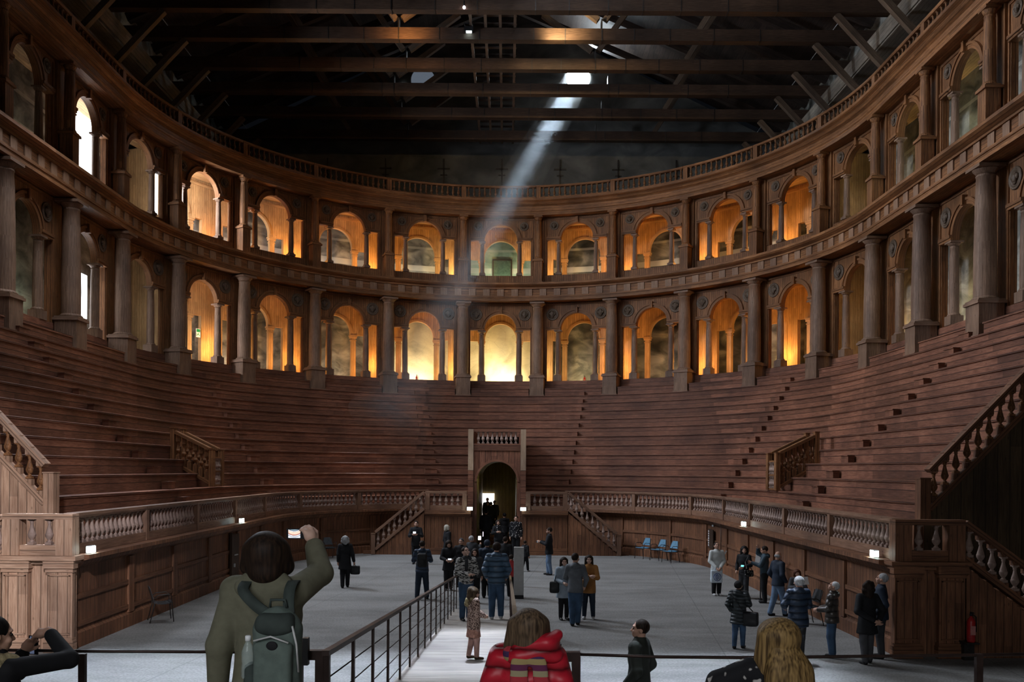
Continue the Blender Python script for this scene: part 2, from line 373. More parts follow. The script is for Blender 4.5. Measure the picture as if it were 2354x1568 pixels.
# ------------------------------------------------------------------ arcade bays
def curved(s, o, z): return ((R + o) * math.sin(s / R), (R + o) * math.cos(s / R) - R, z)
def straight(s, o, z): return (s, o, z)
def pathmap(s0):
    def f(s, o, z):
        x, y = LOG.pt(LOG.q(s0 + s), o); return (x, y, z)
    return f
def mbox(mb, f, s0, s1, o0, o1, z0, z1, n=1, vertical=True):
    n = max(1, n); b = []
    for i in range(n + 1):
        s = s0 + (s1 - s0) * i / n; b.append(mb.verts([f(s, o0, z0), f(s, o0, z1), f(s, o1, z1), f(s, o1, z0)]))
    hh = [z1 - z0, o1 - o0, z1 - z0, o1 - o0]; vv = [(z0, z1), (o0, o1), (z1, z0), (o1, o0)]
    for i in range(n):
        sa, sb = s0 + (s1 - s0) * i / n, s0 + (s1 - s0) * (i + 1) / n
        for k in range(4):
            uv = [(sa, vv[k][0]), (sb, vv[k][0]), (sb, vv[k][1]), (sa, vv[k][1])]
            if vertical and k in (0, 2): uv = [(q, p) for p, q in uv]
            mb.idx((b[i] + k, b[i + 1] + k, b[i + 1] + (k + 1) % 4, b[i] + (k + 1) % 4), uv)
    for e in (b[0], b[-1]): mb.idx([e + k for k in range(4)], [(z0, o0), (z1, o0), (z1, o1), (z0, o1)])
def spandrel(mb, f, w, a, zs, zt, zl, o0, o1, jamb, z0):
    """wall above the openings: arch of radius a springing at zs, flat lintel zl beside it; side strips down to z0"""
    sw = min(1.5, (w + a) / 2); ss = [-w, -sw, -a - .001] + [-a * math.cos(PI * i / 28) for i in range(29)] + [a + .001, sw, w]
    zb = lambda s: zl if abs(s) > a else zs + math.sqrt(max(0, a * a - s * s))
    for s0, s1 in zip(ss, ss[1:]):
        F = [f(s0, o0, zb(s0)), f(s1, o0, zb(s1)), f(s1, o0, zt), f(s0, o0, zt)]; B = [f(s0, o1, zb(s0)), f(s1, o1, zb(s1)), f(s1, o1, zt), f(s0, o1, zt)]
        uv = [(zb(s0), s0), (zb(s1), s1), (zt, s1), (zt, s0)]
        mb.face(F, uv); mb.face(B[::-1], uv[::-1]); mb.face([F[1], F[0], B[0], B[1]], [(s1, 0), (s0, 0), (s0, .4), (s1, .4)])
    for g in (-1, 1): mbox(mb, f, g * jamb, g * w, o0, o1, z0, zl)
def ringarch(mb, f, a0, a1, zs, o0, o1, n=26):
    rings = []
    for i in range(n + 1):
        t = PI * i / n; rings.append(mb.verts([f(-r * math.cos(t), o, zs + r * math.sin(t)) for r, o in ((a0, o0), (a1, o0), (a1, o1), (a0, o1))]))
    for i in range(n):
        u0, u1 = PI * i / n * a1, PI * (i + 1) / n * a1
        for k in range(4):
            mb.idx((rings[i] + k, rings[i + 1] + k, rings[i + 1] + (k + 1) % 4, rings[i] + (k + 1) % 4), [(u0, k * .2), (u1, k * .2), (u1, k * .2 + .2), (u0, k * .2 + .2)])
    for e in (rings[0], rings[-1]): mb.idx([e + k for k in range(4)], [(0, 0)] * 4)
def medallion_mesh(r):
    mb = MB(); mt = Matrix.Rotation(PI / 2, 4, 'X')   # lathe axis turned towards the arena (-y)
    mb.lathe([(r * .98, 0), (r, .03), (r * .93, .06), (r * .86, .035), (r * .74, .03), (r * .72, .055), (r * .66, .055), (r * .62, .02), (.01, .02)], 22, mat=mt)
    ring = mb.mesh('medallion'); mb = MB()
    mb.ball((0, -.06, -.02 * r), (r * .36, .09, r * .46), 12); mb.ball((0, -.12, -.04 * r), (r * .1, .05, r * .14), 8)
    for g in (-1, 1): mb.ball((g * r * .36, -.05, r * .1), (r * .2, .06, r * .26), 8)
    mb.ball((0, -.05, r * .36), (r * .3, .06, r * .18), 8); mb.ball((0, -.05, -r * .42), (r * .22, .06, r * .16), 8)
    return ring, mb.mesh('carved_head')
def column_prof(r, h, base=.14, cap=.22):
    """Tuscan shaft with its rings, swelling slightly below the middle"""
    k = r
    return [(k * 1.02, base), (k * 1.04, base + h * .2), (k * 1.0, base + h * .4), (k * .92, base + h * .75), (k * .84, h - cap - .1), (k * .9, h - cap - .09), (k * .9, h - cap - .05), (k * .84, h - cap - .04), (k * .84, h - cap)]
TI = [dict(z0=9.15, a=.94, zs=12.32, zl=12.25, zt=13.9, mz=13.2, ms=1.45, mr=.37, cr=.175, name='lower'),
      dict(z0=15.61, a=.98, zs=17.73, zl=17.71, zt=19.08, mz=18.6, ms=1.38, mr=.27, cr=.14, name='upper')]
for t in TI:
    t['medm'] = medallion_mesh(t['mr'])
    h = t['zl'] - t['z0'] - .02; mb = MB(); r = t['cr']
    mb.box(-r * 1.35, r * 1.35, -r * 1.35, r * 1.35, 0, .34 if t is TI[0] else .12, axis=2)
    zb = .34 if t is TI[0] else .12
    mb.lathe([(r * 1.3, 0), (r * 1.3, .05), (r * 1.1, .08), (r * 1.1, .1)], 16, (0, 0, zb)); mb.lathe(column_prof(r, h - zb, .1, .16), 16, (0, 0, zb), caps=False)
    mb.lathe([(r * .86, h - .17), (r * 1.05, h - .13), (r * 1.25, h - .09), (r * 1.3, h - .07)], 16); mb.box(-r * 1.38, r * 1.38, -r * 1.38, r * 1.38, h - .07, h, axis=0)
    t['colm'] = mb.mesh('colonnette')
def bay_meshes(f, t, low):
    w = W / 2 - .006; d = {}
    mb = MB(); spandrel(mb, f, w, t['a'], t['zs'], t['zt'], t['zl'], O0, O1, 1.79, t['z0'])
    for g in (-1, 1):
        mbox(mb, f, g * 1.83, g * 1.91, O0 - .045, O0, t['z0'] if low else 15.62, t['zt'] - .12)
    mbox(mb, f, -1.91, 1.91, O0 - .045, O0, t['zt'] - .14, t['zt'] - .06, 6, False)
    if not low:
        mbox(mb, f, -w, w, O0, O1, 15.02, 15.6, 6)                      # breast wall below the upper openings
        for g in (-1, 1): mbox(mb, f, g * 1.96, g * w, O0 - .12, O0, 15.02, t['zt'])    # pilaster strip behind the column
    d['wall_panel'] = mb.mesh('wall_panel')
    mb = MB(); a = t['a']; ringarch(mb, f, a - .0, a + .15, t['zs'], O0 - .05, O0); ringarch(mb, f, a + .15, a + .24, t['zs'], O0 - .1, O0)
    d['archivolt'] = mb.mesh('archivolt')
    mb = MB(); mbox(mb, f, -.075, .075, O0 - .2, O0, t['zs'] + a - .02, t['zs'] + a + .34); d['keystone'] = mb.mesh('keystone')
    for g in (-1, 1):
        mb = MB(); x0, x1 = sorted((g * a, g * 1.82)); mbox(mb, f, x0, x1, O0 - .1, O0 - .002, t['zl'] + .0, t['zl'] + .08, 2, False); mbox(mb, f, x0, x1, O0 - .14, O0 - .002, t['zl'] + .08, t['zl'] + .19, 2, False)
        d['impost', g] = mb.mesh('impost')
    return d
KINDS = [(f, [bay_meshes(f, t, t is TI[0]) for t in TI]) for f in (curved, straight)]
def bayname(k):
    if k == 0: return 'middle bay over the doorway'
    return '%s bay from the middle, %s' % (ORD[abs(k)], SIDE[1 if k > 0 else -1])
BAYS = range(-8, 9)
for k in BAYS:
    for ti, t in enumerate(TI):
        f, ms = KINDS[0] if abs(k) <= 5 else KINDS[1]
        q = LOG.q(k * W); x, y = LOG.pt(q); rz = LOG.rot(q)
        if abs(k) == 6: f = pathmap(k * W); d = bay_meshes(f, t, ti == 0); x = y = rz = 0
        else: d = ms[ti]
        root = thing('arcade_bay', '%s brown arcade bay, %s' % (t['name'], bayname(k)), 'arch', (x, y, 0), rz, '%s arcade bays' % t['name'])
        link('wall_panel', d['wall_panel'], 'facade_wood', root); link('keystone', d['keystone'], 'facade_wood', link('archivolt', d['archivolt'], 'facade_wood', root))
        for g in (-1, 1):
            link('impost', d['impost', g], 'facade_wood', root)
            o = link('colonnette', t['colm'], 'column_wood', root); o.location = f(g * 1.115, .51, t['z0'] + .005)
            m_ = link('medallion', t['medm'][0], 'medal_metal', root); link('carved_head', t['medm'][1], 'medal_metal', m_); m_.location = f(g * t['ms'], O0 - .004, t['mz'])
            rr = (-g * t['ms'] / R if f is curved else 0) if abs(k) != 6 else LOG.rot(LOG.q(k * W + g * t['ms']))
            o.rotation_euler = m_.rotation_euler = (0, 0, rr)

# ------------------------------------------------------------------ tall columns on pedestals
def pedestal_mesh(w, h, cap=.06):
    mb = MB(); mb.box(-w / 2, w / 2, -w / 2, w / 2, .1, h - .1, axis=2); mb.box(-w / 2 - cap, w / 2 + cap, -w / 2 - cap, w / 2 + cap, h - .1, h, axis=0); mb.box(-w / 2 - .04, w / 2 + .04, -w / 2 - .04, w / 2 + .04, 0, .1, axis=0)
    return mb.mesh('pedestal')
def col_set(r, h, w, hp):
    s = {'pedestal': pedestal_mesh(w, hp)}
    mb = MB(); mb.lathe(column_prof(r, h, .16, .26), 24, (0, 0, hp), caps=False); s['shaft'] = mb.mesh('shaft')
    mb = MB(); mb.box(-r * 1.28, r * 1.28, -r * 1.28, r * 1.28, hp, hp + .06, axis=0); mb.lathe([(r * 1.24, .06), (r * 1.26, .1), (r * 1.1, .14), (r * 1.05, .17)], 24, (0, 0, hp)); s['base'] = mb.mesh('base')
    mb = MB(); mb.lathe([(r * .86, h - .27), (r * .95, h - .2), (r * 1.16, h - .13), (r * 1.2, h - .1)], 24, (0, 0, hp)); mb.box(-r * 1.3, r * 1.3, -r * 1.3, r * 1.3, hp + h - .1, hp + h, axis=0); s['capital'] = mb.mesh('capital')
    return s
CS = [(col_set(.34, 4.46, .84, 1.21), 8.16, -.16, 'column_wood'), (col_set(.2, 2.66, .5, 1.4), 15.02, -.06, 'facade_wood')]
for j in range(-9, 9):
    s = (j + .5) * W; n = j + 1 if j >= 0 else -j; sg = 1 if j >= 0 else -1
    if n > 8: continue
    for (cs, z, off, mt), nm in zip(CS, ('lower', 'upper')):
        q = LOG.q(s); x, y = LOG.pt(q, off)
        root = thing('column', '%s pedestal column of the %s arcade, %s from the middle, %s' % ('stout' if nm == 'lower' else 'slim', nm, ORD[n], SIDE[sg].replace(' white', '')), 'column', (x, y, z), LOG.rot(q), 'columns of the %s arcade' % nm)
        for p in ('pedestal', 'base', 'shaft', 'capital'): link(p, cs[p], mt, root)

# ------------------------------------------------------------------ entablatures, galleries
q0, q1 = LOG.q(-8.6 * W), LOG.q(8.6 * W)
ent = [(-.46, 13.91), (-.46, 14.1), (-.5, 14.1), (-.5, 14.2), (-.42, 14.2), (-.42, 14.62), (-.52, 14.62), (-.52, 14.7), (-.7, 14.78), (-.78, 14.84), (-.78, 14.96), (-.4, 15.0), (.74, 15.0), (.74, 13.92)]
mb = MB(); sweep(mb, LOG, q0, q1, ent); e1 = struct('trim_lower_entablature', mb, 'facade_wood')
mb = MB(); mb.box(-.2, .2, -.05, 0, 14.21, 14.61, axis=2); tg = mb.mesh('triglyph'); M['triglyph_wood'] = None
wood('triglyph_wood', (.17, .095, .055), (.29, .175, .11), (.4, .26, .17), .1, 3, rnd=.1)
for i in range(-43, 44):
    q = LOG.q(i * W / 5.2); x, y = LOG.pt(q, -.425); o = link('triglyph', tg, 'triglyph_wood', e1); o.location = (x, y, 0); o.rotation_euler = (0, 0, LOG.rot(q))
ent2 = [(-.26, 19.1), (-.26, 19.3), (-.3, 19.34), (-.3, 19.4), (-.2, 19.42), (-.2, 19.66), (-.34, 19.74), (-.42, 19.84), (-.6, 19.92), (-.6, 20.04), (-.2, 20.1), (.74, 20.1), (.74, 19.1)]
mb = MB(); sweep(mb, LOG, q0, q1, ent2); struct('trim_upper_entablature', mb, 'facade_wood')
qs = LOG.q(4.56 * W)
for nm, z0, z1, mt in (('floor_lower_gallery', 9.03, 9.14, 'pine_wood'), ('ceiling_lower_gallery', 13.92, 14.02, 'inner_wood'), ('floor_upper_gallery', 14.88, 14.98, 'pine_wood'), ('ceiling_upper_gallery', 19.12, 19.22, 'inner_wood'), ('floor_top_walkway', 19.98, 20.08, 'roof_wood')):
    mb = MB()
    lo = .375 if z0 < 10 else .745
    sweep(mb, LOG, -qs, qs, rect(lo, 4.25, z0, z1), 1.0)
    for a_, b_ in ((q0, -qs), (qs, q1)): sweep(mb, LOG, a_, b_, rect(lo, 1.84, z0, z1), 1.0)
    struct(nm, mb, mt)
# fresco wall behind, painted bay by bay; timber arches in front of it
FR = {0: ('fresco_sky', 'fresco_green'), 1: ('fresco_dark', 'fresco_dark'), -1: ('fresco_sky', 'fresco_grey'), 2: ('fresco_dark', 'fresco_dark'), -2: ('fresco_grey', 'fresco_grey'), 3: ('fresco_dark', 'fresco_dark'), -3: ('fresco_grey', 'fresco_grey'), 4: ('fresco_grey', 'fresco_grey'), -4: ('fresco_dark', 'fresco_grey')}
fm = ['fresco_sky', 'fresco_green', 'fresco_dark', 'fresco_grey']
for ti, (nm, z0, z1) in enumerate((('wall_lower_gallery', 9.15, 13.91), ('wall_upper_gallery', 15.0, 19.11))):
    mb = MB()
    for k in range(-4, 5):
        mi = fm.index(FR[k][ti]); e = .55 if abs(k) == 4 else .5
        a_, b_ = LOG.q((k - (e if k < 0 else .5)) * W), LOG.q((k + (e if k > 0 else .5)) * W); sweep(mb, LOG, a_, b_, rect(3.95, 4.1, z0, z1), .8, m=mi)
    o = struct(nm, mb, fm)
    for g in (-1, 1):      # cross walls that close the deep part of the gallery
        mb = MB(); q = LOG.q(g * 4.56 * W); x, y = LOG.pt(q); mt = Matrix.Translation((x, y, 0)) @ Matrix.Rotation(LOG.rot(q), 4, 'Z')
        mb.box(-.06, .06, .76, 4.1, z0, z1, mat=mt, axis=2); struct('wall_gallery_end', mb, 'inner_wood')
A_IN = [dict(a=1.0, zs=12.0, zl=11.9, zt=13.9, z0=9.16), dict(a=1.05, zs=17.2, zl=17.05, zt=19.1, z0=15.0)]
for ti, t in enumerate(A_IN):
    wi = W / 2 * (R + 2.6) / R - .01; fi = lambda s, o, z: ((R + o) * math.sin(s / (R + 2.6)), (R + o) * math.cos(s / (R + 2.6)) - R, z)
    mb = MB(); spandrel(mb, fi, wi, t['a'], t['zs'], t['zt'], t['zl'], 2.5, 2.72, 1.95, t['z0']); ringarch(mb, fi, t['a'], t['a'] + .12, t['zs'], 2.45, 2.5)
    mbox(mb, fi, -wi, wi, 2.44, 2.5, t['zt'] - .3, t['zt'] - .16, 6, False)
    pm = mb.mesh('wall_panel'); pr = []
    mb = MB(); h = t['zl'] - t['z0']; mb.box(-.15, .15, -.1, .1, 0, h - .2, axis=2); mb.box(-.2, .2, -.14, .14, h - .2, h - .1, axis=0); mb.box(-.18, .18, -.12, .12, h - .36, h - .3, axis=0); mb.box(-.23, .23, -.16, .16, h - .1, h - .003, axis=0); pier = mb.mesh('pier')
    for k in range(-4, 5):
        q = LOG.q(k * W); x, y = LOG.pt(q)
        root = thing('timber_arch', 'inner timber arch, %s gallery, %s' % (TI[ti]['name'], bayname(k)), 'arch', (x, y, 0), LOG.rot(q), 'inner timber arches')
        link('wall_panel', pm, 'inner_wood', root)
        for g in (-1, 1):
            o = link('pier', pier, 'inner_wood', root); o.location = fi(g * (t['a'] + .2), 2.61, t['z0'] + .003); o.rotation_euler = (0, 0, -g * 1.2 / (R + 2.6))
# dark green door in the middle of the upper gallery
mb = MB(); x, y = LOG.pt(0, 3.95); mb.box(-.5, .62, y - .06, y - .002, 15.0, 17.35, axis=2); d2 = struct('door_upper_gallery', mb, 'door_green')
mb = MB(); mb.box(-.58, -.5, y - .08, y - .003, 15.0, 17.43); mb.box(.62, .7, y - .08, y - .003, 15.0, 17.43); mb.box(-.5, .62, y - .08, y - .003, 17.35, 17.43); link('door_frame', mb, 'beam_wood', d2)
# windows that let the daylight in on the left: bays -6 (both storeys), a strip in bays -5/-4
def win(n, y0, y1, z0, z1, x=-HX + .02):
    mb = MB(); mb.face([(x, y0, z0), (x, y1, z0), (x, y1, z1), (x, y0, z1)], [(0, 0)] * 4); struct('window_%d' % n, mb, 'sky_glow')
win(1, 37.2, 39.95, 15.4, 20.0); win(2, 37.0, 39.6, 9.2, 12.2)
x, y = LOG.pt(LOG.q(-4.56 * W), .9); mt = Matrix.Translation((x, y, 0)) @ Matrix.Rotation(LOG.rot(LOG.q(-4.56 * W)), 4, 'Z'); mb = MB(); mb.box(-.075, -.062, -.1, .06, 15.9, 18.1, mat=mt); struct('window_3', mb, 'sky_glow')

# ------------------------------------------------------------------ seating tiers
XD = 1.36                                                     # half width of the doorway block that interrupts the lower tiers
def tierpoly(i):
    zb = ZB[i - 1] if i else 1.93
    return [(0, zb - .02), (0, ZB[i] - .06), (-.045, ZB[i] - .06), (-.045, ZB[i] - .01), (-.02, ZB[i]), (-.004, ZB[i], 1), (-.004, ZB[i] - .05, 1), (.05, ZB[i] - .05), (.05, zb - .02)]
def tier(i, qa, qb, label):
    p = TIER[i]; base = p.pt((qa + qb) / 2) + (ZB[i] - .5,); mb = MB(); sweep(mb, p, qa, qb, tierpoly(i), .4, p2=TIER[i + 1])
    tag(link('seating_tier', rel(mb, base), 'seat_wood'), label, 'bench', 'wooden seating tiers', 'thing').location = base
for i in range(12):
    qd = math.asin(XD / TIER[i].r) / (PI / 2)
    if i <= 6:
        for g in (-1, 1): tier(i, *sorted((g * qd, g * 2)), '%s seating tier from the bottom, ending at the doorway, %s' % (ORD[i + 1], SIDE[g]))
    else: tier(i, -2, 2, '%s seating tier from the bottom, running unbroken over the doorway' % ORD[i + 1])
# topmost tier: short benches between the column pedestals
for k in range(-8, 9):
    p = LOG; qa, qb = LOG.q((k - .5) * W + .5), LOG.q((k + .5) * W - .5); x, y = LOG.pt((qa + qb) / 2, -.46); base = (x, y, ZB[11]); mb = MB()
    sweep(mb, p, qa, qb, [(-.46, ZB[11] + .005), (-.46, ZB[12] - .06), (-.5, ZB[12] - .06), (-.5, ZB[12]), (.29, ZB[12]), (.29, ZB[12] - .05), (-.41, ZB[12] - .05), (-.41, ZB[11] + .005)])
    tag(link('top_bench', rel(mb, base), 'seat_wood'), 'short topmost bench between pedestals, %s' % bayname(k), 'bench', 'benches between the pedestals', 'thing').location = base
mb = MB(); sweep(mb, LOG, q0, q1, rect(.3, .37, ZB[12] + .002, 9.148)); struct('baseboard_gallery', mb, 'seat_wood')
# half-height aisle blocks: six aisles
AIS = [(lambda i: -(1 + (TIER[i].c - 29.6) / TIER[i].Ls), 'outermost aisle, ' + SIDE[-1]), (lambda i: -66 / 90, 'middle aisle, ' + SIDE[-1]), (lambda i: -17.5 / 90, 'aisle beside doorway, ' + SIDE[-1]),
       (lambda i: 17.5 / 90, 'aisle beside doorway, ' + SIDE[1]), (lambda i: 66 / 90, 'middle aisle, ' + SIDE[1]), (lambda i: 1 + (TIER[i].c - 29.6) / TIER[i].Ls, 'outermost aisle, ' + SIDE[1])]
for fn, nm in AIS:
    for i in range(12):
        p = TIER[i + 1] if i < 11 else TIER[12]; q = fn(i); x, y = p.pt(q); wd = .62
        mb = MB(); mb.box(-wd / 2, wd / 2, -.26, -.05, 0, .225, axis=0); mb.box(-wd / 2 - .02, wd / 2 + .02, -.29, -.05, .225, .255, axis=0)
        o = tag(link('aisle_step', mb, 'seat_wood'), 'small step on the %s tier, %s' % (ORD[i + 1], nm), 'step', 'aisle step blocks', 'thing')
        o.location = (x, y, ZB[i] + .003); o.rotation_euler = (0, 0, p.rot(q))

# ------------------------------------------------------------------ arena wall, walkway
PY = 39.4; PX = 3.15                                          # front and half width of the straight podium at the far end
qp = math.asin(PX / 8.4) / (PI / 2)
CH_ = [(0, 0), (0, .3), (.06, .34), (.06, 1.66), (-.02, 1.72), (-.06, 1.8), (-.3, 1.86), (-.3, 1.95), (.5, 1.95), (.5, 0)]
for g, nm in ((-1, 'wall_arena_left'), (1, 'wall_arena_right')):
    mb = MB(); a_, b_ = sorted((g * qp, g * 2)); sweep(mb, ARE, a_, b_, CH_, .4, vertical=True); w_ = struct(nm, mb, 'arena_wood')
    Lm = abs(ARE.L(2)); n = 9; L0 = ARE.L(qp)
    for j in range(1, n):
        Lc = Lm - (Lm - L0) * j / n; q = ARE.q(g * Lc); x, y = ARE.pt(q); mb = MB(); mt = Matrix.Translation((x, y, 0)) @ Matrix.Rotation(ARE.rot(q), 4, 'Z')
        mb.box(-.14, .14, -.0, .058, .34, 1.66, mat=mt, axis=2); link('wall_stile', mb, 'arena_wood', w_)
    for z in (1.0, .42):
        mb = MB(); sweep(mb, ARE, a_, b_, rect(.02, .058, z, z + .11), .4); link('wall_rail', mb, 'arena_wood', w_)
for g in (-1, 1):
    mb = MB(); a_, b_ = sorted((g * (math.asin(XD / 10.0) / (PI / 2)), g * 2)); sweep(mb, ARE, a_, b_, [(.5, 1.84), (.5, 1.93), (0, 1.93, 1), (0, 1.84, 1)], .4, p2=TIER[0]); struct('floor_walkway', mb, 'seat_wood')
# podium beside the door
for g, nm in ((-1, 'wall_podium_left'), (1, 'wall_podium_right')):
    mb = MB(); x0, x1 = sorted((g * 1.12, g * PX))
    mb.box(x0, x1, PY, PY + .12, 0, 1.8, axis=2); mb.box(x0, x1, PY - .05, PY, 0, .3, axis=0); mb.box(x0, x1, PY - .03, PY, 1.66, 1.8, axis=0); mb.box(x0, x1, PY - .16, PY + .14, 1.8, 1.95, axis=0)
    for xx in (1.2, 2.1, 3.0): mb.box(g * xx - .12, g * xx + .12, PY - .03, PY, .3, 1.66, axis=2)
    mb.box(x0, x1, PY + .12, 42.7, 1.83, 1.93, axis=0); mb.box(g * PX, g * (PX - .12), PY + .12, 41.8, 0, 1.83, axis=2)
    struct(nm, mb, 'arena_wood')

# ------------------------------------------------------------------ balustrades
BP = [(.1, .1), (.1, .14), (.065, .16), (.06, .2), (.1, .25), (.142, .33), (.15, .4), (.148, .43), (.135, .435), (.12, .52), (.085, .64), (.06, .76), (.055, .82), (.08, .85), (.06, .88), (.1, .93), (.1, .95)]
def baluster_mesh(h, fat=1.0):
    mb = MB(); mb.lathe([(r * h * fat, z * h) for r, z in BP], 12); w = .115 * h * fat; mb.box(-w, w, -w, w, 0, .1 * h, axis=0); mb.box(-w, w, -w, w, .95 * h, h, axis=0); return mb.mesh('baluster')
def balustrade(label, group, p, qa, qb, z0, z1, nb, mesh, hb, off=0, mt='rail_wood', mb_mat='baluster_wood', ends=(1, 0), pw=.2, name='balustrade_section'):
    """rail, base and posts as parts, each baluster a part"""
    x, y = p.pt((qa + qb) / 2, off); base = (x, y, z0); root = thing(name, label, 'balustrade', base, 0, group); lo = z1 - .12 - hb
    mb = MB(); sweep(mb, p, qa, qb, [(off - .11, z1 - .11), (off - .14, z1 - .06), (off - .14, z1), (off + .14, z1), (off + .14, z1 - .06), (off + .11, z1 - .11)], .4); link('handrail', rel(mb, base), mt, root)
    mb = MB(); sweep(mb, p, qa, qb, rect(off - .11, off + .11, z0 + .002, lo), .4); link('base_rail', rel(mb, base), mt, root)
    La, Lb = p.L(qa), p.L(qb)
    for e, Le in zip(ends, (La + pw / 2, Lb - pw / 2)):
        if not e: continue
        q = p.q(Le); px, py = p.pt(q, off); mb = MB(); mb.box(-pw / 2, pw / 2, -.125, .125, z0 + .002, z1 - .1, axis=2); o = link('post', mb, mt, root); o.location = (px - x, py - y, 0 - z0); o.rotation_euler = (0, 0, p.rot(q))
    A = La + pw * ends[0]; B = Lb - pw * ends[1]
    for i in range(nb):
        q = p.q(A + (B - A) * (i + .5) / nb); px, py = p.pt(q, off); o = link('baluster', mesh, mb_mat, root); o.location = (px - x, py - y, lo - z0); o.rotation_euler = (0, 0, p.rot(q))
bm1 = baluster_mesh(.52, 1.02); bm2 = baluster_mesh(.56, 1.0)
for k in range(-7, 9):
    if k == 8: qa, qb, e = LOG.q(7.5 * W - .14), LOG.q(8.5 * W - .16), (1, 0)
    else: qa, qb, e = LOG.q((k - .5) * W - .14), LOG.q((k + .5) * W - .16), (1, 0)
    balustrade('rooftop balustrade section above the %s' % bayname(k), 'top balustrade', LOG, qa, qb, 20.105, 20.92, 13, bm2, .56, off=-.06, mt='facade_wood', mb_mat='facade_wood', ends=e, pw=.28)
Lm, L0 = ARE.L(2) - .02, ARE.L(qp); n = 7
for g in (-1, 1):
    for j in range(n):
        la, lb = Lm - (Lm - L0) * j / n - .006, Lm - (Lm - L0) * (j + 1) / n + .006
        qa, qb = sorted((ARE.q(g * la), ARE.q(g * lb)))
        balustrade('arena-wall balustrade section, %s from its corner pedestal, %s' % (ORD[j + 1], SIDE[g]), 'arena balustrade', ARE, qa, qb, 1.955, 2.8, 15 if j < 6 else 14, bm1, .52, off=.12, ends=(1, 0) if g < 0 else (0, 1), pw=.17)
BLK = {}
def straight_balustrade(label, group, A, B, z0, z1, nb, mesh, hb, posts=(1, 1), pw=.2, mt='rail_wood', cat='balustrade', name='balustrade_section'):
    """between two plan points; sloped when z0/z1 are pairs"""
    z0a, z0b = z0 if isinstance(z0, tuple) else (z0, z0); z1a, z1b = z1 if isinstance(z1, tuple) else (z1, z1)
    base = ((A[0] + B[0]) / 2, (A[1] + B[1]) / 2, min(z0a, z0b)); root = thing(name, label, cat, base, 0, group)
    d = math.hypot(B[0] - A[0], B[1] - A[1]); rz = math.atan2(B[1] - A[1], B[0] - A[0]); sl = abs(z0a - z0b) > .01
    a3, b3 = Vector((A[0], A[1], 0)), Vector((B[0], B[1], 0)); up = Vector((0, 0, 1))
    pa, pb = a3 + (b3 - a3) * (pw * posts[0] * .98 / d if sl else 0), b3 - (b3 - a3) * (pw * posts[1] * .98 / d if sl else 0)
    def zt(t, za, zb): return za + (zb - za) * t
    t0, t1 = (pa - a3).length / d, (pb - a3).length / d
    mb = MB(); mb.beam((pa.x, pa.y, zt(t0, z1a, z1b) - .06), (pb.x, pb.y, zt(t1, z1a, z1b) - .06), .27, .11); link('handrail', rel(mb, base), mt, root)
    bh = .12 if sl else z1a - z0a - .115 - hb - .003; ra = pa + (b3 - a3) * ((0 if sl else pw * .5 * posts[0]) / d); rb = pb - (b3 - a3) * ((0 if sl else pw * .5 * posts[1]) / d)
    mb = MB(); mb.beam((ra.x, ra.y, zt(t0, z0a, z0b) + bh / 2), (rb.x, rb.y, zt(t1, z0a, z0b) + bh / 2), .22, bh); link('base_rail', rel(mb, base), mt, root)
    for e, t, sgn in ((posts[0], 0, 1), (posts[1], 1, -1)):
        if not e: continue
        c = a3 + (b3 - a3) * t + (b3 - a3).normalized() * (sgn * pw / 2); zz0, zz1 = zt(t, z0a, z0b), zt(t, z1a, z1b)
        mb = MB(); mb.box(-pw / 2, pw / 2, -.14, .14, zz0, zz1 - (0 if sl else .115), axis=2)
        if sl: mb.box(-pw / 2 - .015, pw / 2 + .015, -.155, .155, zz1, zz1 + .03, axis=0)
        o = link('post', mb, mt, root); o.location = (c.x - base[0], c.y - base[1], -base[2]); o.rotation_euler = (0, 0, rz)
    for i in range(nb):
        t = t0 + (t1 - t0) * (i + .5) / nb; c = a3 + (b3 - a3) * t; gap = zt(t, z1a, z1b) - .115 - zt(t, z0a, z0b) - bh
        o = link('baluster', mesh, 'baluster_wood', root); zl = zt(t, z0a, z0b) + bh; slack = gap - hb
        o.location = (c.x - base[0], c.y - base[1], zl + max(0, slack) / 2 - base[2]); o.rotation_euler = (0, 0, rz)
        if sl:
            w = .07; key = (round(slack, 4), round(hb, 4))
            if key not in BLK:
                A_, B_ = MB(), MB(); A_.box(-w, w, -.08, .08, -slack / 2 - w * 1.2, -.004, axis=2); B_.box(-w, w, -.08, .08, hb + .004, hb + slack / 2 + w * 1.2, axis=2); BLK[key] = (A_.mesh('block'), B_.mesh('block'))
            for bm_ in BLK[key]: k_ = link('block', bm_, mt, root); k_.location = o.location; k_.rotation_euler = o.rotation_euler; k_.material_slots[0].link = 'OBJECT'; k_.material_slots[0].material = M[mt]
    return root
# podium balustrades beside the door
for g in (-1, 1):
    A, B = (g * 1.3, PY + .1), (g * (PX - .02), PY + .1)
    straight_balustrade('short balustrade on the podium beside the doorway, %s' % SIDE[g], 'podium balustrades', A, B, 1.955, 2.8, 7, bm1, .52, (1, 1))
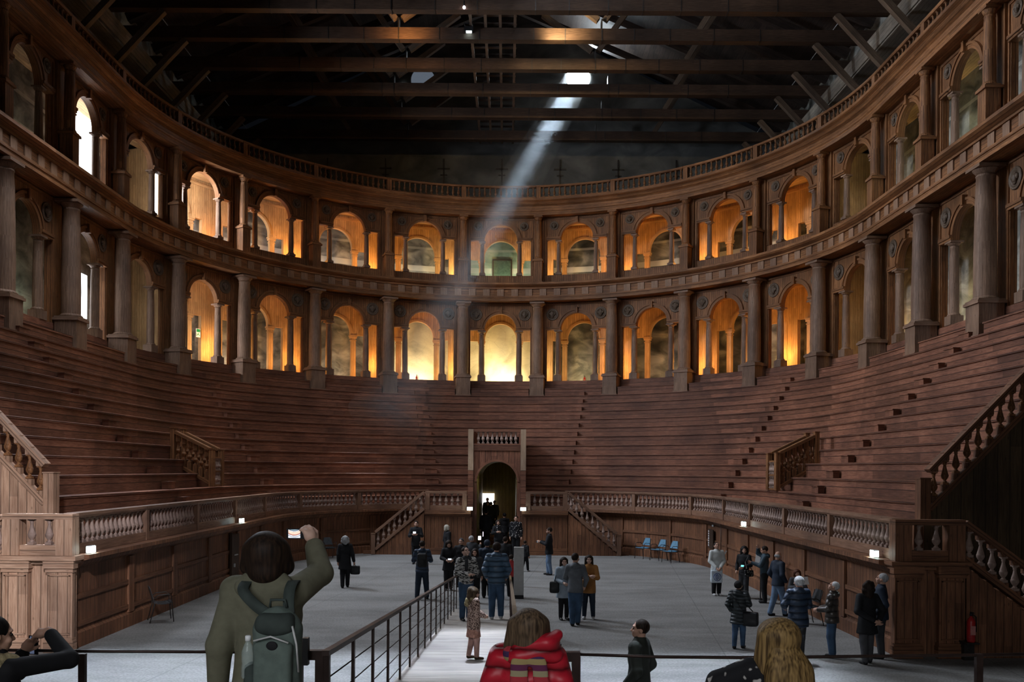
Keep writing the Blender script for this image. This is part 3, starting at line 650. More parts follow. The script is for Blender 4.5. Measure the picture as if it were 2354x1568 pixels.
# corner pedestals of the arena wall
bm3 = baluster_mesh(.5, 1.05)
for g in (-1, 1):
    pm = 'pine_wood' if g < 0 else 'arena_wood'; nm = 'sunlit pale pine' if g < 0 else 'shaded dark wood'  # lit side painted as paler wood, shaded side as darker wood
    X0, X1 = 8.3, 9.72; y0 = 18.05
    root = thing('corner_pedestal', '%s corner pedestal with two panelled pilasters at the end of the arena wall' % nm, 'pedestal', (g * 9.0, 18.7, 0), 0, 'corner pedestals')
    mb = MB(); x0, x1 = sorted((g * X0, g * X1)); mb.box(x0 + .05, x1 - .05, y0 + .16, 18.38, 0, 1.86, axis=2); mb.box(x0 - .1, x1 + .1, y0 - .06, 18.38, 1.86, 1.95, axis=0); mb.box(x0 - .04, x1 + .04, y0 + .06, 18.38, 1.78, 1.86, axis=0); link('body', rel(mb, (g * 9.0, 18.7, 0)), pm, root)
    for cx in (X0 + .26, X1 - .26):
        c = g * cx; mb = MB(); mb.box(c - .26, c + .26, y0 + .04, y0 + .16, .3, 1.7, axis=2)
        mb.box(c - .3, c + .3, y0 - .02, y0 + .16, 0, .24, axis=0); mb.box(c - .28, c + .28, y0, y0 + .16, .24, .3, axis=0); mb.box(c - .31, c + .31, y0 - .03, y0 + .16, 1.7, 1.86, axis=0); mb.box(c - .28, c + .28, y0 + .01, y0 + .16, 1.62, 1.7, axis=0)
        for a_, b_ in ((-.22, -.19), (.19, .22)): mb.box(c + a_, c + b_, y0 + .015, y0 + .04, .38, 1.56, axis=2)
        for a_, b_ in ((.36, .39), (1.54, 1.57)): mb.box(c - .22, c + .22, y0 + .015, y0 + .04, a_, b_, axis=0)
        link('pilaster', rel(mb, (g * 9.0, 18.7, 0)), pm, root)
    A, B = (g * X0, y0 + .16), (g * X1, y0 + .16)
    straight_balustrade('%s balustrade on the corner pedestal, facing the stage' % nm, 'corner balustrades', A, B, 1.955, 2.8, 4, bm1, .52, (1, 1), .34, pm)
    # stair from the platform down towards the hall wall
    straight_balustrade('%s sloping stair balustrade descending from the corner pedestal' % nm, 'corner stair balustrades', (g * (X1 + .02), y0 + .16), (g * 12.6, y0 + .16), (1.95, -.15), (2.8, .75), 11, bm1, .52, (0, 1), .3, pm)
    mb = MB(); P = [(g * (X1 + .06), 0), (g * 12.2, 0), (g * (X1 + .06), 1.84)]; b = mb.verts([(x, y, z) for y in (y0 + .1, y0 + .24) for x, z in P])
    mb.idx((b, b + 1, b + 2), [(0, p[0]) if 0 else (p[1], p[0]) for p in P]); mb.idx((b + 3, b + 5, b + 4), [(0, 0)] * 3); mb.idx((b, b + 2, b + 5, b + 3), [(0, 0)] * 4); mb.idx((b + 1, b + 2, b + 5, b + 4), [(0, 0)] * 4)
    nst = 9
    for i in range(nst):
        xs = g * (X1 + .1 + i * .3); x0, x1 = sorted((xs, xs + g * .3)); mb.box(x0, x1, y0 + .31, 20.4, 0, 1.92 - (i + 1) * .195, axis=1)
    tag(link('corner_stair', mb, pm), '%s stair with a closed plank side below its sloping balustrade' % nm, 'stairs', 'corner stairs', 'thing')
    mb = MB(); x0, x1 = sorted((g * 8.95, g * (X1 + .04))); mb.box(x0, x1, 18.4, 20.75, 1.83, 1.93, axis=1); struct('floor_landing', mb, pm)
    # flank: plank wall closing the seating towards the stage, with its climbing balustrade
    yf = 20.7; xa, xb = 9.95, 16.3; za = 2.6; sl = .51 / .49
    mb = MB(); P = [(xa, 0), (HX - .02, 0), (HX - .02, za + (HX - xa) * sl), (xa, za)]; b = mb.verts([(g * x, y, z) for y in (yf - .06, yf + .06) for x, z in P])
    uv = [(z, x) for x, z in P]; mb.idx((b, b + 1, b + 2, b + 3), uv); mb.idx((b + 7, b + 6, b + 5, b + 4), uv[::-1]); mb.idx((b + 3, b + 2, b + 6, b + 7), [(0, 0)] * 4)
    struct('wall_flank_left' if g < 0 else 'wall_flank_right', mb, 'pine_wood' if g < 0 else 'flank_shaded')  # light and shade of the two flanks put into their plank colours
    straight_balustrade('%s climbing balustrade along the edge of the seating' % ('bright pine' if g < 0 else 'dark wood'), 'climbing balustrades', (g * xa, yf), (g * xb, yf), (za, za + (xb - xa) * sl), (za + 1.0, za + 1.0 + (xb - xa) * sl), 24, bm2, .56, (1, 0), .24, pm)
    mb = MB(); mb.box(g * xa - .12, g * xa + .12, yf - .07, yf + .07, 1.94, za - .005, axis=2); struct('trim_newel_foot', mb, pm)

# ------------------------------------------------------------------ stairs down to the arena on both sides of the door
for g in (-1, 1):
    x0, x1 = PX + .02, 5.35; n = 9; mb = MB(); y0, y1 = PY - .12, PY + .3
    for i in range(n):
        xa = x0 + (x1 - x0) * i / n; xb = x0 + (x1 - x0) * (i + 1) / n; zz = 1.93 * (1 - (i + 1) / (n + 1)); a_, b_ = sorted((g * xa, g * xb)); mb.box(a_, b_, y0 + .17, y1, 0, zz, axis=1)
    P = [(x0, 0), (x1, 0), (x1, .04), (x0, 1.86)]; b = mb.verts([(g * x, y, z) for y in (y0, y0 + .1) for x, z in P]); uv = [(z, x) for x, z in P]
    mb.idx((b, b + 1, b + 2, b + 3), uv); mb.idx((b + 7, b + 6, b + 5, b + 4), uv[::-1]); mb.idx((b + 3, b + 2, b + 6, b + 7), [(0, 0)] * 4); mb.idx((b + 1, b + 2, b + 6, b + 5), [(0, 0)] * 4)
    a_, b_ = sorted((g * x1, g * (x1 + .5))); mb.box(a_, b_, y0 + .2, y1 - .1, 0, .15, axis=1)
    tag(link('arena_stair', mb, 'arena_wood'), 'wooden stair from the podium down to the arena floor, %s' % SIDE[g], 'stairs', 'arena stairs', 'thing')
    straight_balustrade('sloping balustrade of the stair beside the doorway, %s' % SIDE[g], 'arena stair balustrades', (g * (x0 + .0), y0 + .05), (g * (x1 + .12), y0 + .05), (1.96, .02), (2.8, .9), 9, bm1, .52, (0, 1), .18)

# ------------------------------------------------------------------ doorway block
root = thing('doorway_portal', 'tall wooden doorway block with arched opening cut into the seating', 'doorway', (0, 41.4, 0), 0)
B0 = (0, 41.4, 0); zt_ = 4.62
mb = MB(); fd = lambda s, o, z: (s, 41.0 + o, z); spandrel(mb, fd, 1.12, .92, 3.2, zt_, 3.18, 0, .25, .92, 0); ringarch(mb, fd, .92, 1.02, 3.2, -.04, 0); link('wall_panel', rel(mb, B0), 'seat_wood', root)
for g in (-1, 1):
    mb = MB(); x0, x1 = sorted((g * 1.08, g * 1.32)); mb.box(x0, x1, 40.9, 40.99, 3.72, 5.6, axis=2); link('pier', rel(mb, B0), 'portal_pale', root)
    mb = MB(); mb.box(x0, x1, 40.9, 48.0, 0, 3.7, axis=1); mb.box(x0, x1, 41.0, 48.0, 3.72, 5.6, axis=1); link('cheek', rel(mb, B0), 'seat_wood', root)
mb = MB(); mb.box(-1.07, 1.07, 41.0, 48.4, zt_, zt_ + .1, axis=0); mb.box(-1.07, 1.07, 40.96, 41.1, zt_ - .0, zt_ + .32, axis=0); link('balcony_floor', rel(mb, B0), 'seat_wood', root)
mb = MB(); mb.box(-1.07, 1.07, 40.94, 41.12, 5.48, 5.6, axis=0); link('handrail', rel(mb, B0), 'seat_wood', root)
bm4 = baluster_mesh(.53, 1.0)
for i in range(9): o = link('baluster', bm4, 'baluster_wood', root); o.location = (-.96 + 1.92 * (i + .5) / 9, 41.03 - 41.4, zt_ + .325)
# passage behind it, with the bright outer door
for g, nm in ((-1, 'wall_passage_left'), (1, 'wall_passage_right')):
    mb = MB(); x0, x1 = sorted((g * .95, g * 1.06)); mb.box(x0, x1, 41.3, 52.4, 0, 3.6, axis=2); struct(nm, mb, 'passage_wood')
mb = MB()
for i in range(18):
    t0, t1 = PI * i / 18, PI * (i + 1) / 18; P = [(-1.0 * math.cos(t), z, 3.2 + .98 * math.sin(t)) for t, z in ((t0, 41.3), (t1, 41.3), (t1, 52.4), (t0, 52.4))]; mb.face(P, [(41, t0), (41, t1), (52, t1), (52, t0)])
struct('ceiling_passage', mb, 'passage_wood')
mb = MB(); mb.box(-1.1, 1.1, 52.4, 52.5, 0, 4.4, axis=2); struct('wall_passage_end', mb, 'passage_wood')
mb = MB(); mb.box(-1.08, -.28, 52.33, 52.39, .35, 2.36, axis=2); struct('door_passage', mb, 'doorway_glow')
mb = MB(); mb.box(-.94, .94, 45.5, 52.3, 0, .35, axis=1); mb.box(-.94, .94, 44.6, 45.5, 0, .18, axis=1); struct('floor_passage', mb, 'seat_wood')

# ------------------------------------------------------------------ little railed stairwells in the middle of the seating
for g in (-1, 1):
    for j, yy in enumerate((33.1, 34.15)):
        straight_balustrade('low sloping stairwell parapet amid the seating, %s edge, %s' % (('near', 'far')[j], SIDE[g]), 'stairwell parapets', (g * 10.36, yy), (g * 11.95, yy), (3.05, 3.95), (4.42, 5.2), 6, bm2, .56, (1, 1), .16, 'facade_wood')
    mb = MB(); mb.box(-.03, .03, -.38, .38, 0, .06, axis=1); mb.box(-.03, .03, -.38, .38, 1.04, 1.1, axis=1); mb.box(-.03, .03, -.38, .38, .52, .58, axis=1); mb.box(-.03, .03, -.43, -.38, 0, 1.1, axis=2); mb.box(-.03, .03, .38, .43, 0, 1.1, axis=2)
    gt = thing('stairwell_gate', 'little wooden baluster gate closing the stairwell, %s' % SIDE[g], 'gate', (g * 10.44, 33.625, 3.06), 0, 'stairwell gates'); link('gate_frame', mb, 'facade_wood', gt)
    bmg = baluster_mesh(.45, .8)
    for i in range(5):
        for z in (.065, .585): o = link('baluster', bmg, 'baluster_wood', gt); o.location = (0, -.34 + .17 * i, z)

# ------------------------------------------------------------------ roof trusses
ZT = 24.55
def beamobj(nm, a, b, w, h, mt, parent, up=(0, 0, 1)):
    mb = MB(); mb.beam(a, b, w, h, up); return link(nm, mb, mt, parent)
YT = [37.1, 40.2, 42.95, 46.1, 49.1, 52.4, 55.9]
TL = ['nearest', 'second', 'third, its tie beam lit warm by the floodlight', 'fourth', 'fifth', 'sixth', 'last, close to the gable wall']
proto = None
def truss(y, label, mt):
    QX = 4.85 if y < 48 else 5.85
    root = thing('roof_truss', label, 'roof truss', (0, y, ZT), 0, 'roof trusses')
    beamobj('tie_beam', (-HX + .05, 0, 0), (HX - .05, 0, 0), .42, .56, mt, root)
    for g in (-1, 1):
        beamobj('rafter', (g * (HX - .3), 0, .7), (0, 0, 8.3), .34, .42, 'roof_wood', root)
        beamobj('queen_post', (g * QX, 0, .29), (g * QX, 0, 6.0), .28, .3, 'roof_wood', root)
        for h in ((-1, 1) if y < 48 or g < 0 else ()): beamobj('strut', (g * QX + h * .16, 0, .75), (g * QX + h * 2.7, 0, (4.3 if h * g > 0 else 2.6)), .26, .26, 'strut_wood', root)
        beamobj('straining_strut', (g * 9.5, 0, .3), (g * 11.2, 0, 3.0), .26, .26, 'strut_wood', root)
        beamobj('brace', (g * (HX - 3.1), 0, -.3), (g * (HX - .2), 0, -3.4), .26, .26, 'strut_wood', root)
        mb = MB(); mb.box(g * QX - .025, g * QX + .025, -.225, .225, -.3, .75); link('iron_strap', mb, 'iron', root)
    beamobj('straining_beam', (-4.7, 0, 4.6), (4.7, 0, 4.6), .28, .32, 'roof_wood', root)
    for x in (-12.5, -10.3, -8.2, -6.5, -2.9, -1, 1.6, 3.1, 6.4, 8.1, 10.2, 12.4):
        mb = MB(); mb.box(x - .02, x + .02, -.222, .222, -.29, .29); link('iron_band', mb, 'iron', root)
    return root
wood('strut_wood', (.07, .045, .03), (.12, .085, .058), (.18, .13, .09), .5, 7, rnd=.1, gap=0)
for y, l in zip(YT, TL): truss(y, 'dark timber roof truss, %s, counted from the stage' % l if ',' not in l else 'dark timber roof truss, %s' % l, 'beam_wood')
for g in (-1, 1):
    mb = MB(); mb.box(g * (HX - .05), g * (HX - .75), 20.8, 58.4, 22.0, 22.35, axis=1); struct('beam_wall_plate', mb, 'strut_wood')
    ct = thing('roof_catwalk', 'plank-sided catwalk hung high along the hall wall, %s' % SIDE[g], 'catwalk', (g * (HX - .6), 40, 22.9), 0, 'roof catwalks')
    mb = MB(); mb.box(-.06, 0, -19, 18, 0, .8, axis=1); mb.v = [(p[0] * g - g * .5, p[1], p[2]) for p in mb.v]; link('plank_side', mb, 'catwalk_wood', ct)
    mb = MB(); mb.box(-.5, .45, -19, 18, -.08, -.004, axis=1); link('deck', mb, 'catwalk_wood', ct)
    mb = MB(); mb.tube([(-g * 1.5, -19, 2.2), (-g * 1.5, 18, 2.2)], .02, 6); link('cable', mb, 'lamp_case', ct)
cw = thing('central_catwalk', 'narrow timber walkway running along the roof above the tie beams', 'catwalk', (-.35, 46, ZT + .35), 0)
for x in (-1.05, -.35, .35, 1.05): beamobj('joist', (x, -9, .03), (x, 12, .03), .13, .16, 'strut_wood', cw)
for i in range(26): beamobj('plank', (-1.15, -8.8 + .8 * i, .14), (1.15, -8.8 + .8 * i, .14), .2, .05, 'roof_wood', cw)
# iron anchor crosses on the far wall
for i in range(9):
    mb = MB(); x = -15.2 + 3.8 * i; mb.box(-.05, .05, -.05, 0, -.85, .85); mb.box(-.4, .4, -.05, 0, .15, .25); mb.box(-.22, .22, -.05, 0, -.25, -.17)
    tag(link('wall_anchor', mb, 'iron'), '%s iron anchor cross in the row on the far wall, counted from the daylit side' % ORD[i + 1], 'wall anchor', 'wall anchors', 'thing').location = (x, 58.595, 23.2)
# round openings in the gable
mb = MB(); mt = Matrix.Translation((4.95, 58.59, 29.4)) @ Matrix.Rotation(PI / 2, 4, 'X'); mb.lathe([(.78, 0), (.78, .02)], 28, mat=mt); struct('window_oculus_bright', mb, 'oculus_glow')
mb = MB(); mt = Matrix.Translation((-5.2, 58.59, 29.2)) @ Matrix.Rotation(PI / 2, 4, 'X'); mb.lathe([(.78, 0), (.78, .02)], 28, mat=mt); struct('window_oculus_dim', mb, 'oculus_dim')
mb = MB(); mb.box(-6.6, -6.35, 58.56, 58.59, 28.6, 28.95); struct('window_slot', mb, 'sky_glow')
# ------------------------------------------------------------------ figures: signed distance shapes meshed as one skin
def sdf_grid(prims, vox):
    lo = np.min([p['lo'] for p in prims if p['op'] == 'u'], axis=0) - 3 * vox; hi = np.max([p['hi'] for p in prims if p['op'] == 'u'], axis=0) + 3 * vox
    n = np.ceil((hi - lo) / vox).astype(int) + 1
    ax = [lo[i] + vox * np.arange(n[i]) for i in range(3)]
    f = np.full(n, 1.0, dtype=np.float32)
    for p in prims:
        k = p['k']
        if p['op'] == 'above': f[:, :, :] = np.maximum(f, (p['z'] - ax[2])[None, None, :]); continue
        if p['op'] == 'below': f[:, :, :] = np.maximum(f, (ax[2] - p['z'])[None, None, :]); continue
        m = k + 3 * vox; i0 = np.clip(np.floor((p['lo'] - m - lo) / vox).astype(int), 0, n); i1 = np.clip(np.ceil((p['hi'] + m - lo) / vox).astype(int) + 1, 0, n)
        if np.any(i1 <= i0): continue
        sl = tuple(slice(a, b) for a, b in zip(i0, i1)); g = np.meshgrid(*[ax[i][sl[i]] for i in range(3)], indexing='ij'); d = p['f'](*g); a = f[sl]
        if p['op'] == 'u':
            h = np.maximum(k - np.abs(a - d), 0); f[sl] = np.minimum(a, d) - h * h / (4 * k)
        else: f[sl] = np.maximum(a, -d)
    return f, lo
def surface_nets(f, lo, vox):
    s = f < 0; nx, ny, nz = f.shape
    acc = np.zeros((nx - 1, ny - 1, nz - 1, 3), np.float32); cnt = np.zeros((nx - 1, ny - 1, nz - 1), np.float32)
    C = lambda dx, dy, dz: (slice(dx, nx - 1 + dx), slice(dy, ny - 1 + dy), slice(dz, nz - 1 + dz))
    for ax in range(3):
        o = [a for a in range(3) if a != ax]
        for u in (0, 1):
            for v in (0, 1):
                a = [0, 0, 0]; a[o[0]] = u; a[o[1]] = v; b = list(a); b[ax] = 1
                fa, fb = f[C(*a)], f[C(*b)]; x = (fa < 0) != (fb < 0); t = np.where(x, fa / np.where(x, fa - fb, 1), 0)
                w = x.astype(np.float32); cnt += w; acc[..., ax] += t * w; acc[..., o[0]] += u * w; acc[..., o[1]] += v * w
    act = cnt > 0; ids = np.full(act.shape, -1, np.int64); idx = np.argwhere(act); ids[act] = np.arange(len(idx))
    P = (acc[act] / cnt[act][:, None] + idx) * vox + lo
    Q = []
    for ax in range(3):
        o = [(ax + 1) % 3, (ax + 2) % 3]
        sa = [slice(1, -1)] * 3; sb = [slice(1, -1)] * 3; sa[ax] = slice(0, -1); sb[ax] = slice(1, None)
        A, B = s[tuple(sa)], s[tuple(sb)]; e = np.argwhere(A != B); fl = A[A != B]
        if len(e) == 0: continue
        off = np.ones(3, int); off[ax] = 0; e = e + off
        def cid(d0, d1): c = e.copy(); c[:, o[0]] -= d0; c[:, o[1]] -= d1; return ids[c[:, 0], c[:, 1], c[:, 2]]
        q = np.stack([cid(1, 1), cid(0, 1), cid(0, 0), cid(1, 0)], 1); q[~fl] = q[~fl][:, ::-1]; Q.append(q)
    return P, np.concatenate(Q)
def skin(prims, vox, name):
    f, lo = sdf_grid(prims, vox); P, Q = surface_nets(f, lo, vox); me = bpy.data.meshes.new(name)
    me.vertices.add(len(P)); me.vertices.foreach_set('co', P.astype(np.float32).ravel()); me.loops.add(Q.size); me.loops.foreach_set('vertex_index', Q.astype(np.int32).ravel())
    me.polygons.add(len(Q)); me.polygons.foreach_set('loop_start', np.arange(0, Q.size, 4, dtype=np.int32)); me.polygons.foreach_set('loop_total', np.full(len(Q), 4, np.int32))
    me.polygons.foreach_set('use_smooth', np.ones(len(Q), bool)); me.update(calc_edges=True); return me
V3 = lambda *a: np.array(a, float)
def rc(a, b, r1, r2, k=.012, s=(1, 1, 1), op='u'):
    """tapered capsule from a to b; s squashes it about its own axis line"""
    a, b, s = V3(*a), V3(*b), V3(*s); aa = a / s; ba = b / s - aa; L2 = max(1e-9, ba @ ba); ms = float(np.min(s))
    def f(X, Y, Z):
        px, py, pz = X / s[0] - aa[0], Y / s[1] - aa[1], Z / s[2] - aa[2]; t = np.clip((px * ba[0] + py * ba[1] + pz * ba[2]) / L2, 0, 1)
        return ((np.sqrt((px - ba[0] * t) ** 2 + (py - ba[1] * t) ** 2 + (pz - ba[2] * t) ** 2) - (r1 + (r2 - r1) * t)) * ms).astype(np.float32)
    r = max(r1, r2) * s; return dict(op=op, k=k, f=f, lo=np.minimum(a, b) - r, hi=np.maximum(a, b) + r)
def el(c, r, k=.01, m=None, op='u'):
    c, r = V3(*c), V3(*r); m = np.eye(3) if m is None else m; mi = m.T
    def f(X, Y, Z):
        x, y, z = X - c[0], Y - c[1], Z - c[2]; q = [mi[i, 0] * x + mi[i, 1] * y + mi[i, 2] * z for i in range(3)]
        k0 = np.sqrt((q[0] / r[0]) ** 2 + (q[1] / r[1]) ** 2 + (q[2] / r[2]) ** 2); k1 = np.sqrt((q[0] / r[0] ** 2) ** 2 + (q[1] / r[1] ** 2) ** 2 + (q[2] / r[2] ** 2) ** 2)
        return (k0 * (k0 - 1) / np.maximum(k1, 1e-6)).astype(np.float32)
    R_ = np.max(r); e = V3(R_, R_, R_); return dict(op=op, k=k, f=f, lo=c - e, hi=c + e)
def cut(z, op): return dict(op=op, k=.01, z=z, lo=V3(9, 9, 9), hi=V3(-9, -9, -9))
def hand_prims(wr, d, side, grip=.5, pn=None):
    """palm, four unequal bent fingers and a thumb leaving the side of the palm; d points along the hand, pn out of the palm"""
    d = d / np.linalg.norm(d); pn = V3(-side, 0, 0) if pn is None else V3(*pn); pn = pn - d * (pn @ d); pn /= max(1e-6, np.linalg.norm(pn)); x = np.cross(d, pn) * side
    P = [rc(wr, wr + d * .035, .017, .016, .006), el(wr + d * .035, (.022, .022, .022), .006), rc(wr + d * .03 - x * .012, wr + d * .058 - x * .012, .0115, .01, .005), rc(wr + d * .03 + x * .012, wr + d * .055 + x * .012, .0115, .01, .005)]
    for i, (ox, ln) in enumerate(((-.0165, .036), (-.0055, .042), (.0055, .039), (.0165, .03))):
        a = wr + d * .056 + x * ox; b = a + d * ln * .55 * (1 - grip * .4) + pn * ln * .55 * grip; c = b + d * ln * .5 * (1 - grip * 1.3) + pn * ln * .5 * min(1, grip * 1.3)
        P += [rc(a, b, .0062, .0058, .002), rc(b, c, .0058, .005, .002)]
    t0 = wr + d * .018 - x * .018; t1 = t0 + d * .022 - x * .014 + pn * .01; t2 = t1 + d * .018 + pn * .014 * (grip + .3)
    return P + [rc(t0, t1, .009, .0072, .004), rc(t1, t2, .0072, .0058, .003)]
hsc = lambda p, s: p
def rotm(yaw, pitch, roll=0):
    y, p, r = map(math.radians, (yaw, pitch, roll)); Rz = np.array([[math.cos(y), -math.sin(y), 0], [math.sin(y), math.cos(y), 0], [0, 0, 1]]); Rx = np.array([[1, 0, 0], [0, math.cos(p), -math.sin(p)], [0, math.sin(p), math.cos(p)]]); Ry = np.array([[math.cos(r), 0, math.sin(r)], [0, 1, 0], [-math.sin(r), 0, math.cos(r)]])
    return Rz @ Rx @ Ry
HANG = {1: ((.128, -.015, .645), (.135, .03, .5)), -1: ((-.128, -.015, .645), (-.135, .03, .5))}
def person(label, loc, face, h, top='navy', topkind='jacket', hem=.47, leg='jeans', shoe='shoe_dark', hair='hair_dark', hairkind='short', skinm='skin', R_=None, L_=None, head=(0, 0), stance=(.05, 0, 0), vox=.012, group=None, lean=0, hood=False, hips=1.0, bulk=1.0, cuff=.86, skirt=None, grip=(.4, .4), neckwear=None, pads=0, legs=None, sitlow=0, tights=None, handdir={}, pn={}, beard=False, collar=True, sleeve_r=1.0, hairlen=.80, glasses=False, hv=1.12, hs=1.0):
    """a figure in units of its height, facing +y, its right hand on +x; FACE turns it (0 looks away from the camera)"""
    root = thing('person', label, 'person', loc, math.radians(face), group); vx = vox / h
    S = Matrix.Diagonal((h, h, h)).to_4x4()
    arms = {1: R_ or HANG[1], -1: L_ or HANG[-1]}
    sh = {g: V3(g * .1 * (.95 + .05 * bulk), lean * .28, .812) for g in (1, -1)}
    EL = {g: V3(*arms[g][0]) for g in (1, -1)}; WR = {g: V3(*arms[g][1]) for g in (1, -1)}
    HM = rotm(*head); HC = V3(0, lean * .36 - .004, 1 - .1 * hs); hd = lambda x, y, z: HC + HM @ V3(x, y, z - .9) * hs
    w, fy, st = stance if len(stance) == 3 else (stance[0], 0, 0)
    hip = {g: V3(g * .048, 0, .5) for g in (1, -1)}; ank = {g: V3(g * w, g * st - .01, .05) for g in (1, -1)}; kn = {g: V3(g * (w + .05) / 2, g * st * .45 + .012, .28) for g in (1, -1)}
    if legs: kn, ank = {g: V3(*legs[g][0]) for g in (1, -1)}, {g: V3(*legs[g][1]) for g in (1, -1)}
    sy = .68; TY = lean
    def torso(e, bk=1.0):
        return [rc((0, 0, .5), (0, TY * .06, .6), .088 * hips + e, .074 + e, .03, (1, .78, 1)), rc((0, TY * .06, .6), (0, TY * .2, .73), .074 * bk + e, .092 * bk + e, .03, (1, sy, 1)), rc((0, TY * .2, .73), (0, TY * .26, .79), .092 * bk + e, .072 + e, .03, (1, sy, 1)), rc((-.07, TY * .27, .797), (.07, TY * .27, .797), .035 + e, .035 + e, .03)]
    def arm(g, e, t1=1.0, sr=1.0):
        wr = EL[g] + (WR[g] - EL[g]) * t1
        return [rc(sh[g], EL[g], (.034 + e) * sr, (.028 + e) * sr, .015), rc(EL[g], wr, (.028 + e) * sr, (.0195 + e) * sr, .012)]
    # body
    B = torso(-.004) + [rc((0, TY * .27 - .012, .81), hd(0, -.012, .9), .034, .031 * hs, .012)]
    for g in (1, -1):
        B += arm(g, 0); d = handdir.get(g); d = V3(*d) if d is not None else (WR[g] - EL[g]); B += hand_prims(WR[g], d, g, grip[0 if g > 0 else 1], pn.get(g))
        B += [rc(hip[g], kn[g], .052, .035, .02), rc(kn[g], ank[g], .036, .022, .012)]
    B += [hsc(p_, hs) for p_ in [el(hd(0, -.006, .945), (.0445 * hs, .056 * hs, .056 * hs), .01, HM), rc(hd(0, .018, .92), hd(0, .033, .888), .033 * hs, .02 * hs, .014), el(hd(0, .034, .905), (.03 * hs, .024 * hs, .026 * hs), .01, HM), rc(hd(0, .05, .938), hd(0, .063, .917), .0055, .0085, .006), el(hd(0, .046, .952), (.034, .01, .008), .006, HM), el(hd(0, .0505, .896), (.016, .008, .0065), .004, HM)]]
    for g in (1, -1): B += [el(hd(g * .046, -.006, .926), (.007, .015, .019), .004, HM), el(hd(g * .018, .056, .936), (.0095, .007, .0075), .003, HM, op='s'), el(hd(g * .026, .04, .915), (.014, .013, .013), .008, HM)]
    o = link('body', skin(B, vx, 'body'), skinm, root); o.matrix_local = S
    for g in (1, -1):
        mb = MB(); mb.ball(tuple(hd(g * .018, .0485, .936)), (.0085 * hs, .007 * hs, .0062 * hs), 8); link('eye', mb, 'eye_dark', o)
    # trousers / tights / skirt
    if leg:
        Lg = [rc((0, 0, .5), (0, 0, .56), .091 * hips, .08, .03, (1, .8, 1))]
        for g in (1, -1):
            e = .006 if tights else .01; Lg += [rc(hip[g], kn[g], .056 + e * .4, .039 + e, .02), rc(kn[g], ank[g] + V3(0, 0, .005), .039 + e, .026 + e * 1.2, .012)]
        link('trousers', skin(Lg, vx, 'trousers'), leg, root).matrix_local = S
    for g in (1, -1):
        a = ank[g]; Sh = [rc(a + V3(0, -.004, -.026), a + V3(g * .008, .085, -.032), .026, .019, .01, (1, 1, .95)), rc(a + V3(0, -.006, -.02), a + V3(0, -.004, .014), .026, .027, .01), cut(float(a[2]) - .0495, 'above')]
        link('shoe', skin(Sh, vx, 'shoe'), shoe, root).matrix_local = S
    # coat or jacket, open at neck and cuffs
    e = (.013 if topkind in ('jacket', 'coat') else .008) * bulk; J = torso(e, 1.0 + .06 * (bulk - 1))
    if hem < .5: J += [rc((0, TY * .05, .58), (0, 0, hem + .02), .08 * hips + e, (.098 if hem > .4 else .118 if hem > .3 else .135) * hips + e, .03, (1, .76, 1))]
    for g in (1, -1): J += arm(g, e * .9, cuff, sleeve_r)
    if pads: J += [el((-.118, 0, .812), (.04, .036, .038), .02), rc((-.06, -.01, .832), (-.125, 0, .822), .028, .024, .02)]
    if collar: J += [rc((0, TY * .27 - .012, .82), (0, TY * .29 - .008, .848), .042 + e * .5, .04 + e * .5, .012)]
    if hood: J += [el((0, TY * .27 - .058, .825), (.068, .038, .035), .02), el((0, TY * .27 - .05, .845), (.05, .035, .03), .02)]
    J += [rc((0, TY * .28 - .005, .815), hd(0, -.006, .9), .033, .034, .003, op='s'), cut(hem, 'above')]
    link('coat' if topkind == 'coat' else 'jacket' if topkind == 'jacket' else 'sweater', skin(J, vx, 'jacket'), top, root).matrix_local = S
    if skirt: link('skirt', skin([rc((0, 0, .56), (0, 0, skirt[1]), .08, .12, .02, (1, .85, 1)), cut(skirt[1], 'above')], vx, 'skirt'), skirt[0], root).matrix_local = S
    # hair
    if hairkind != 'bald':
        vv = (hv if hairkind in ('bob', 'long', 'curly') else 1.0) * hs; hv = hv * hs
        Hh = [el(hd(0, -.013, .951), (.051 * vv, .058 * vv, .057 * (vv * .3 + .7)), .012, HM)]
        if hairkind in ('bob', 'long', 'curly'):
            zl = hairlen
            Hh += [rc(hd(0, -.03, .945), hd(0, -.04, zl + .03), .05 * hv, .047 * hv, .02, (1, .75, 1))] + [rc(hd(g * .034 * hv, -.014, .95), hd(g * .046 * hv, -.005, zl + .03), .026 * hv, .024 * hv, .018) for g in (1, -1)]
        if hairkind == 'curly': Hh += [el(hd(x, y, z), (r, r, r), .012) for x, y, z, r in ((.05, -.02, .95, .03), (-.05, -.02, .95, .03), (.055, -.02, .9, .032), (-.055, -.02, .9, .032), (0, -.05, .93, .04), (0, -.02, .99, .03), (.03, -.04, .98, .028), (-.03, -.04, .98, .028))]
        if hairkind == 'full': Hh += [el(hd(0, -.025, .945), (.058 * hs, .056 * hs, .058 * hs), .012, HM)]
        Hh += [el(hd(0, .075, .915), (.043 * hs, .062 * hs, .062 * hs), .003, HM, op='s')] + [el(hd(g * .05, .012, .922), (.016, .022, .02), .003, HM, op='s') for g in (1, -1) if hairkind in ('short', 'full')]
        if hairkind in ('short', 'full'): Hh += [el(hd(0, .0, .86), (.09 * hs, .09 * hs, .045 * hs), .003, HM, op='s')]
        link('hair', skin(Hh, vx, 'hair'), hair, root).matrix_local = S
    else: link('hair', skin([el(hd(0, -.03, .925), (.048, .036, .03), .01, HM)], vx, 'hair'), hair, root).matrix_local = S
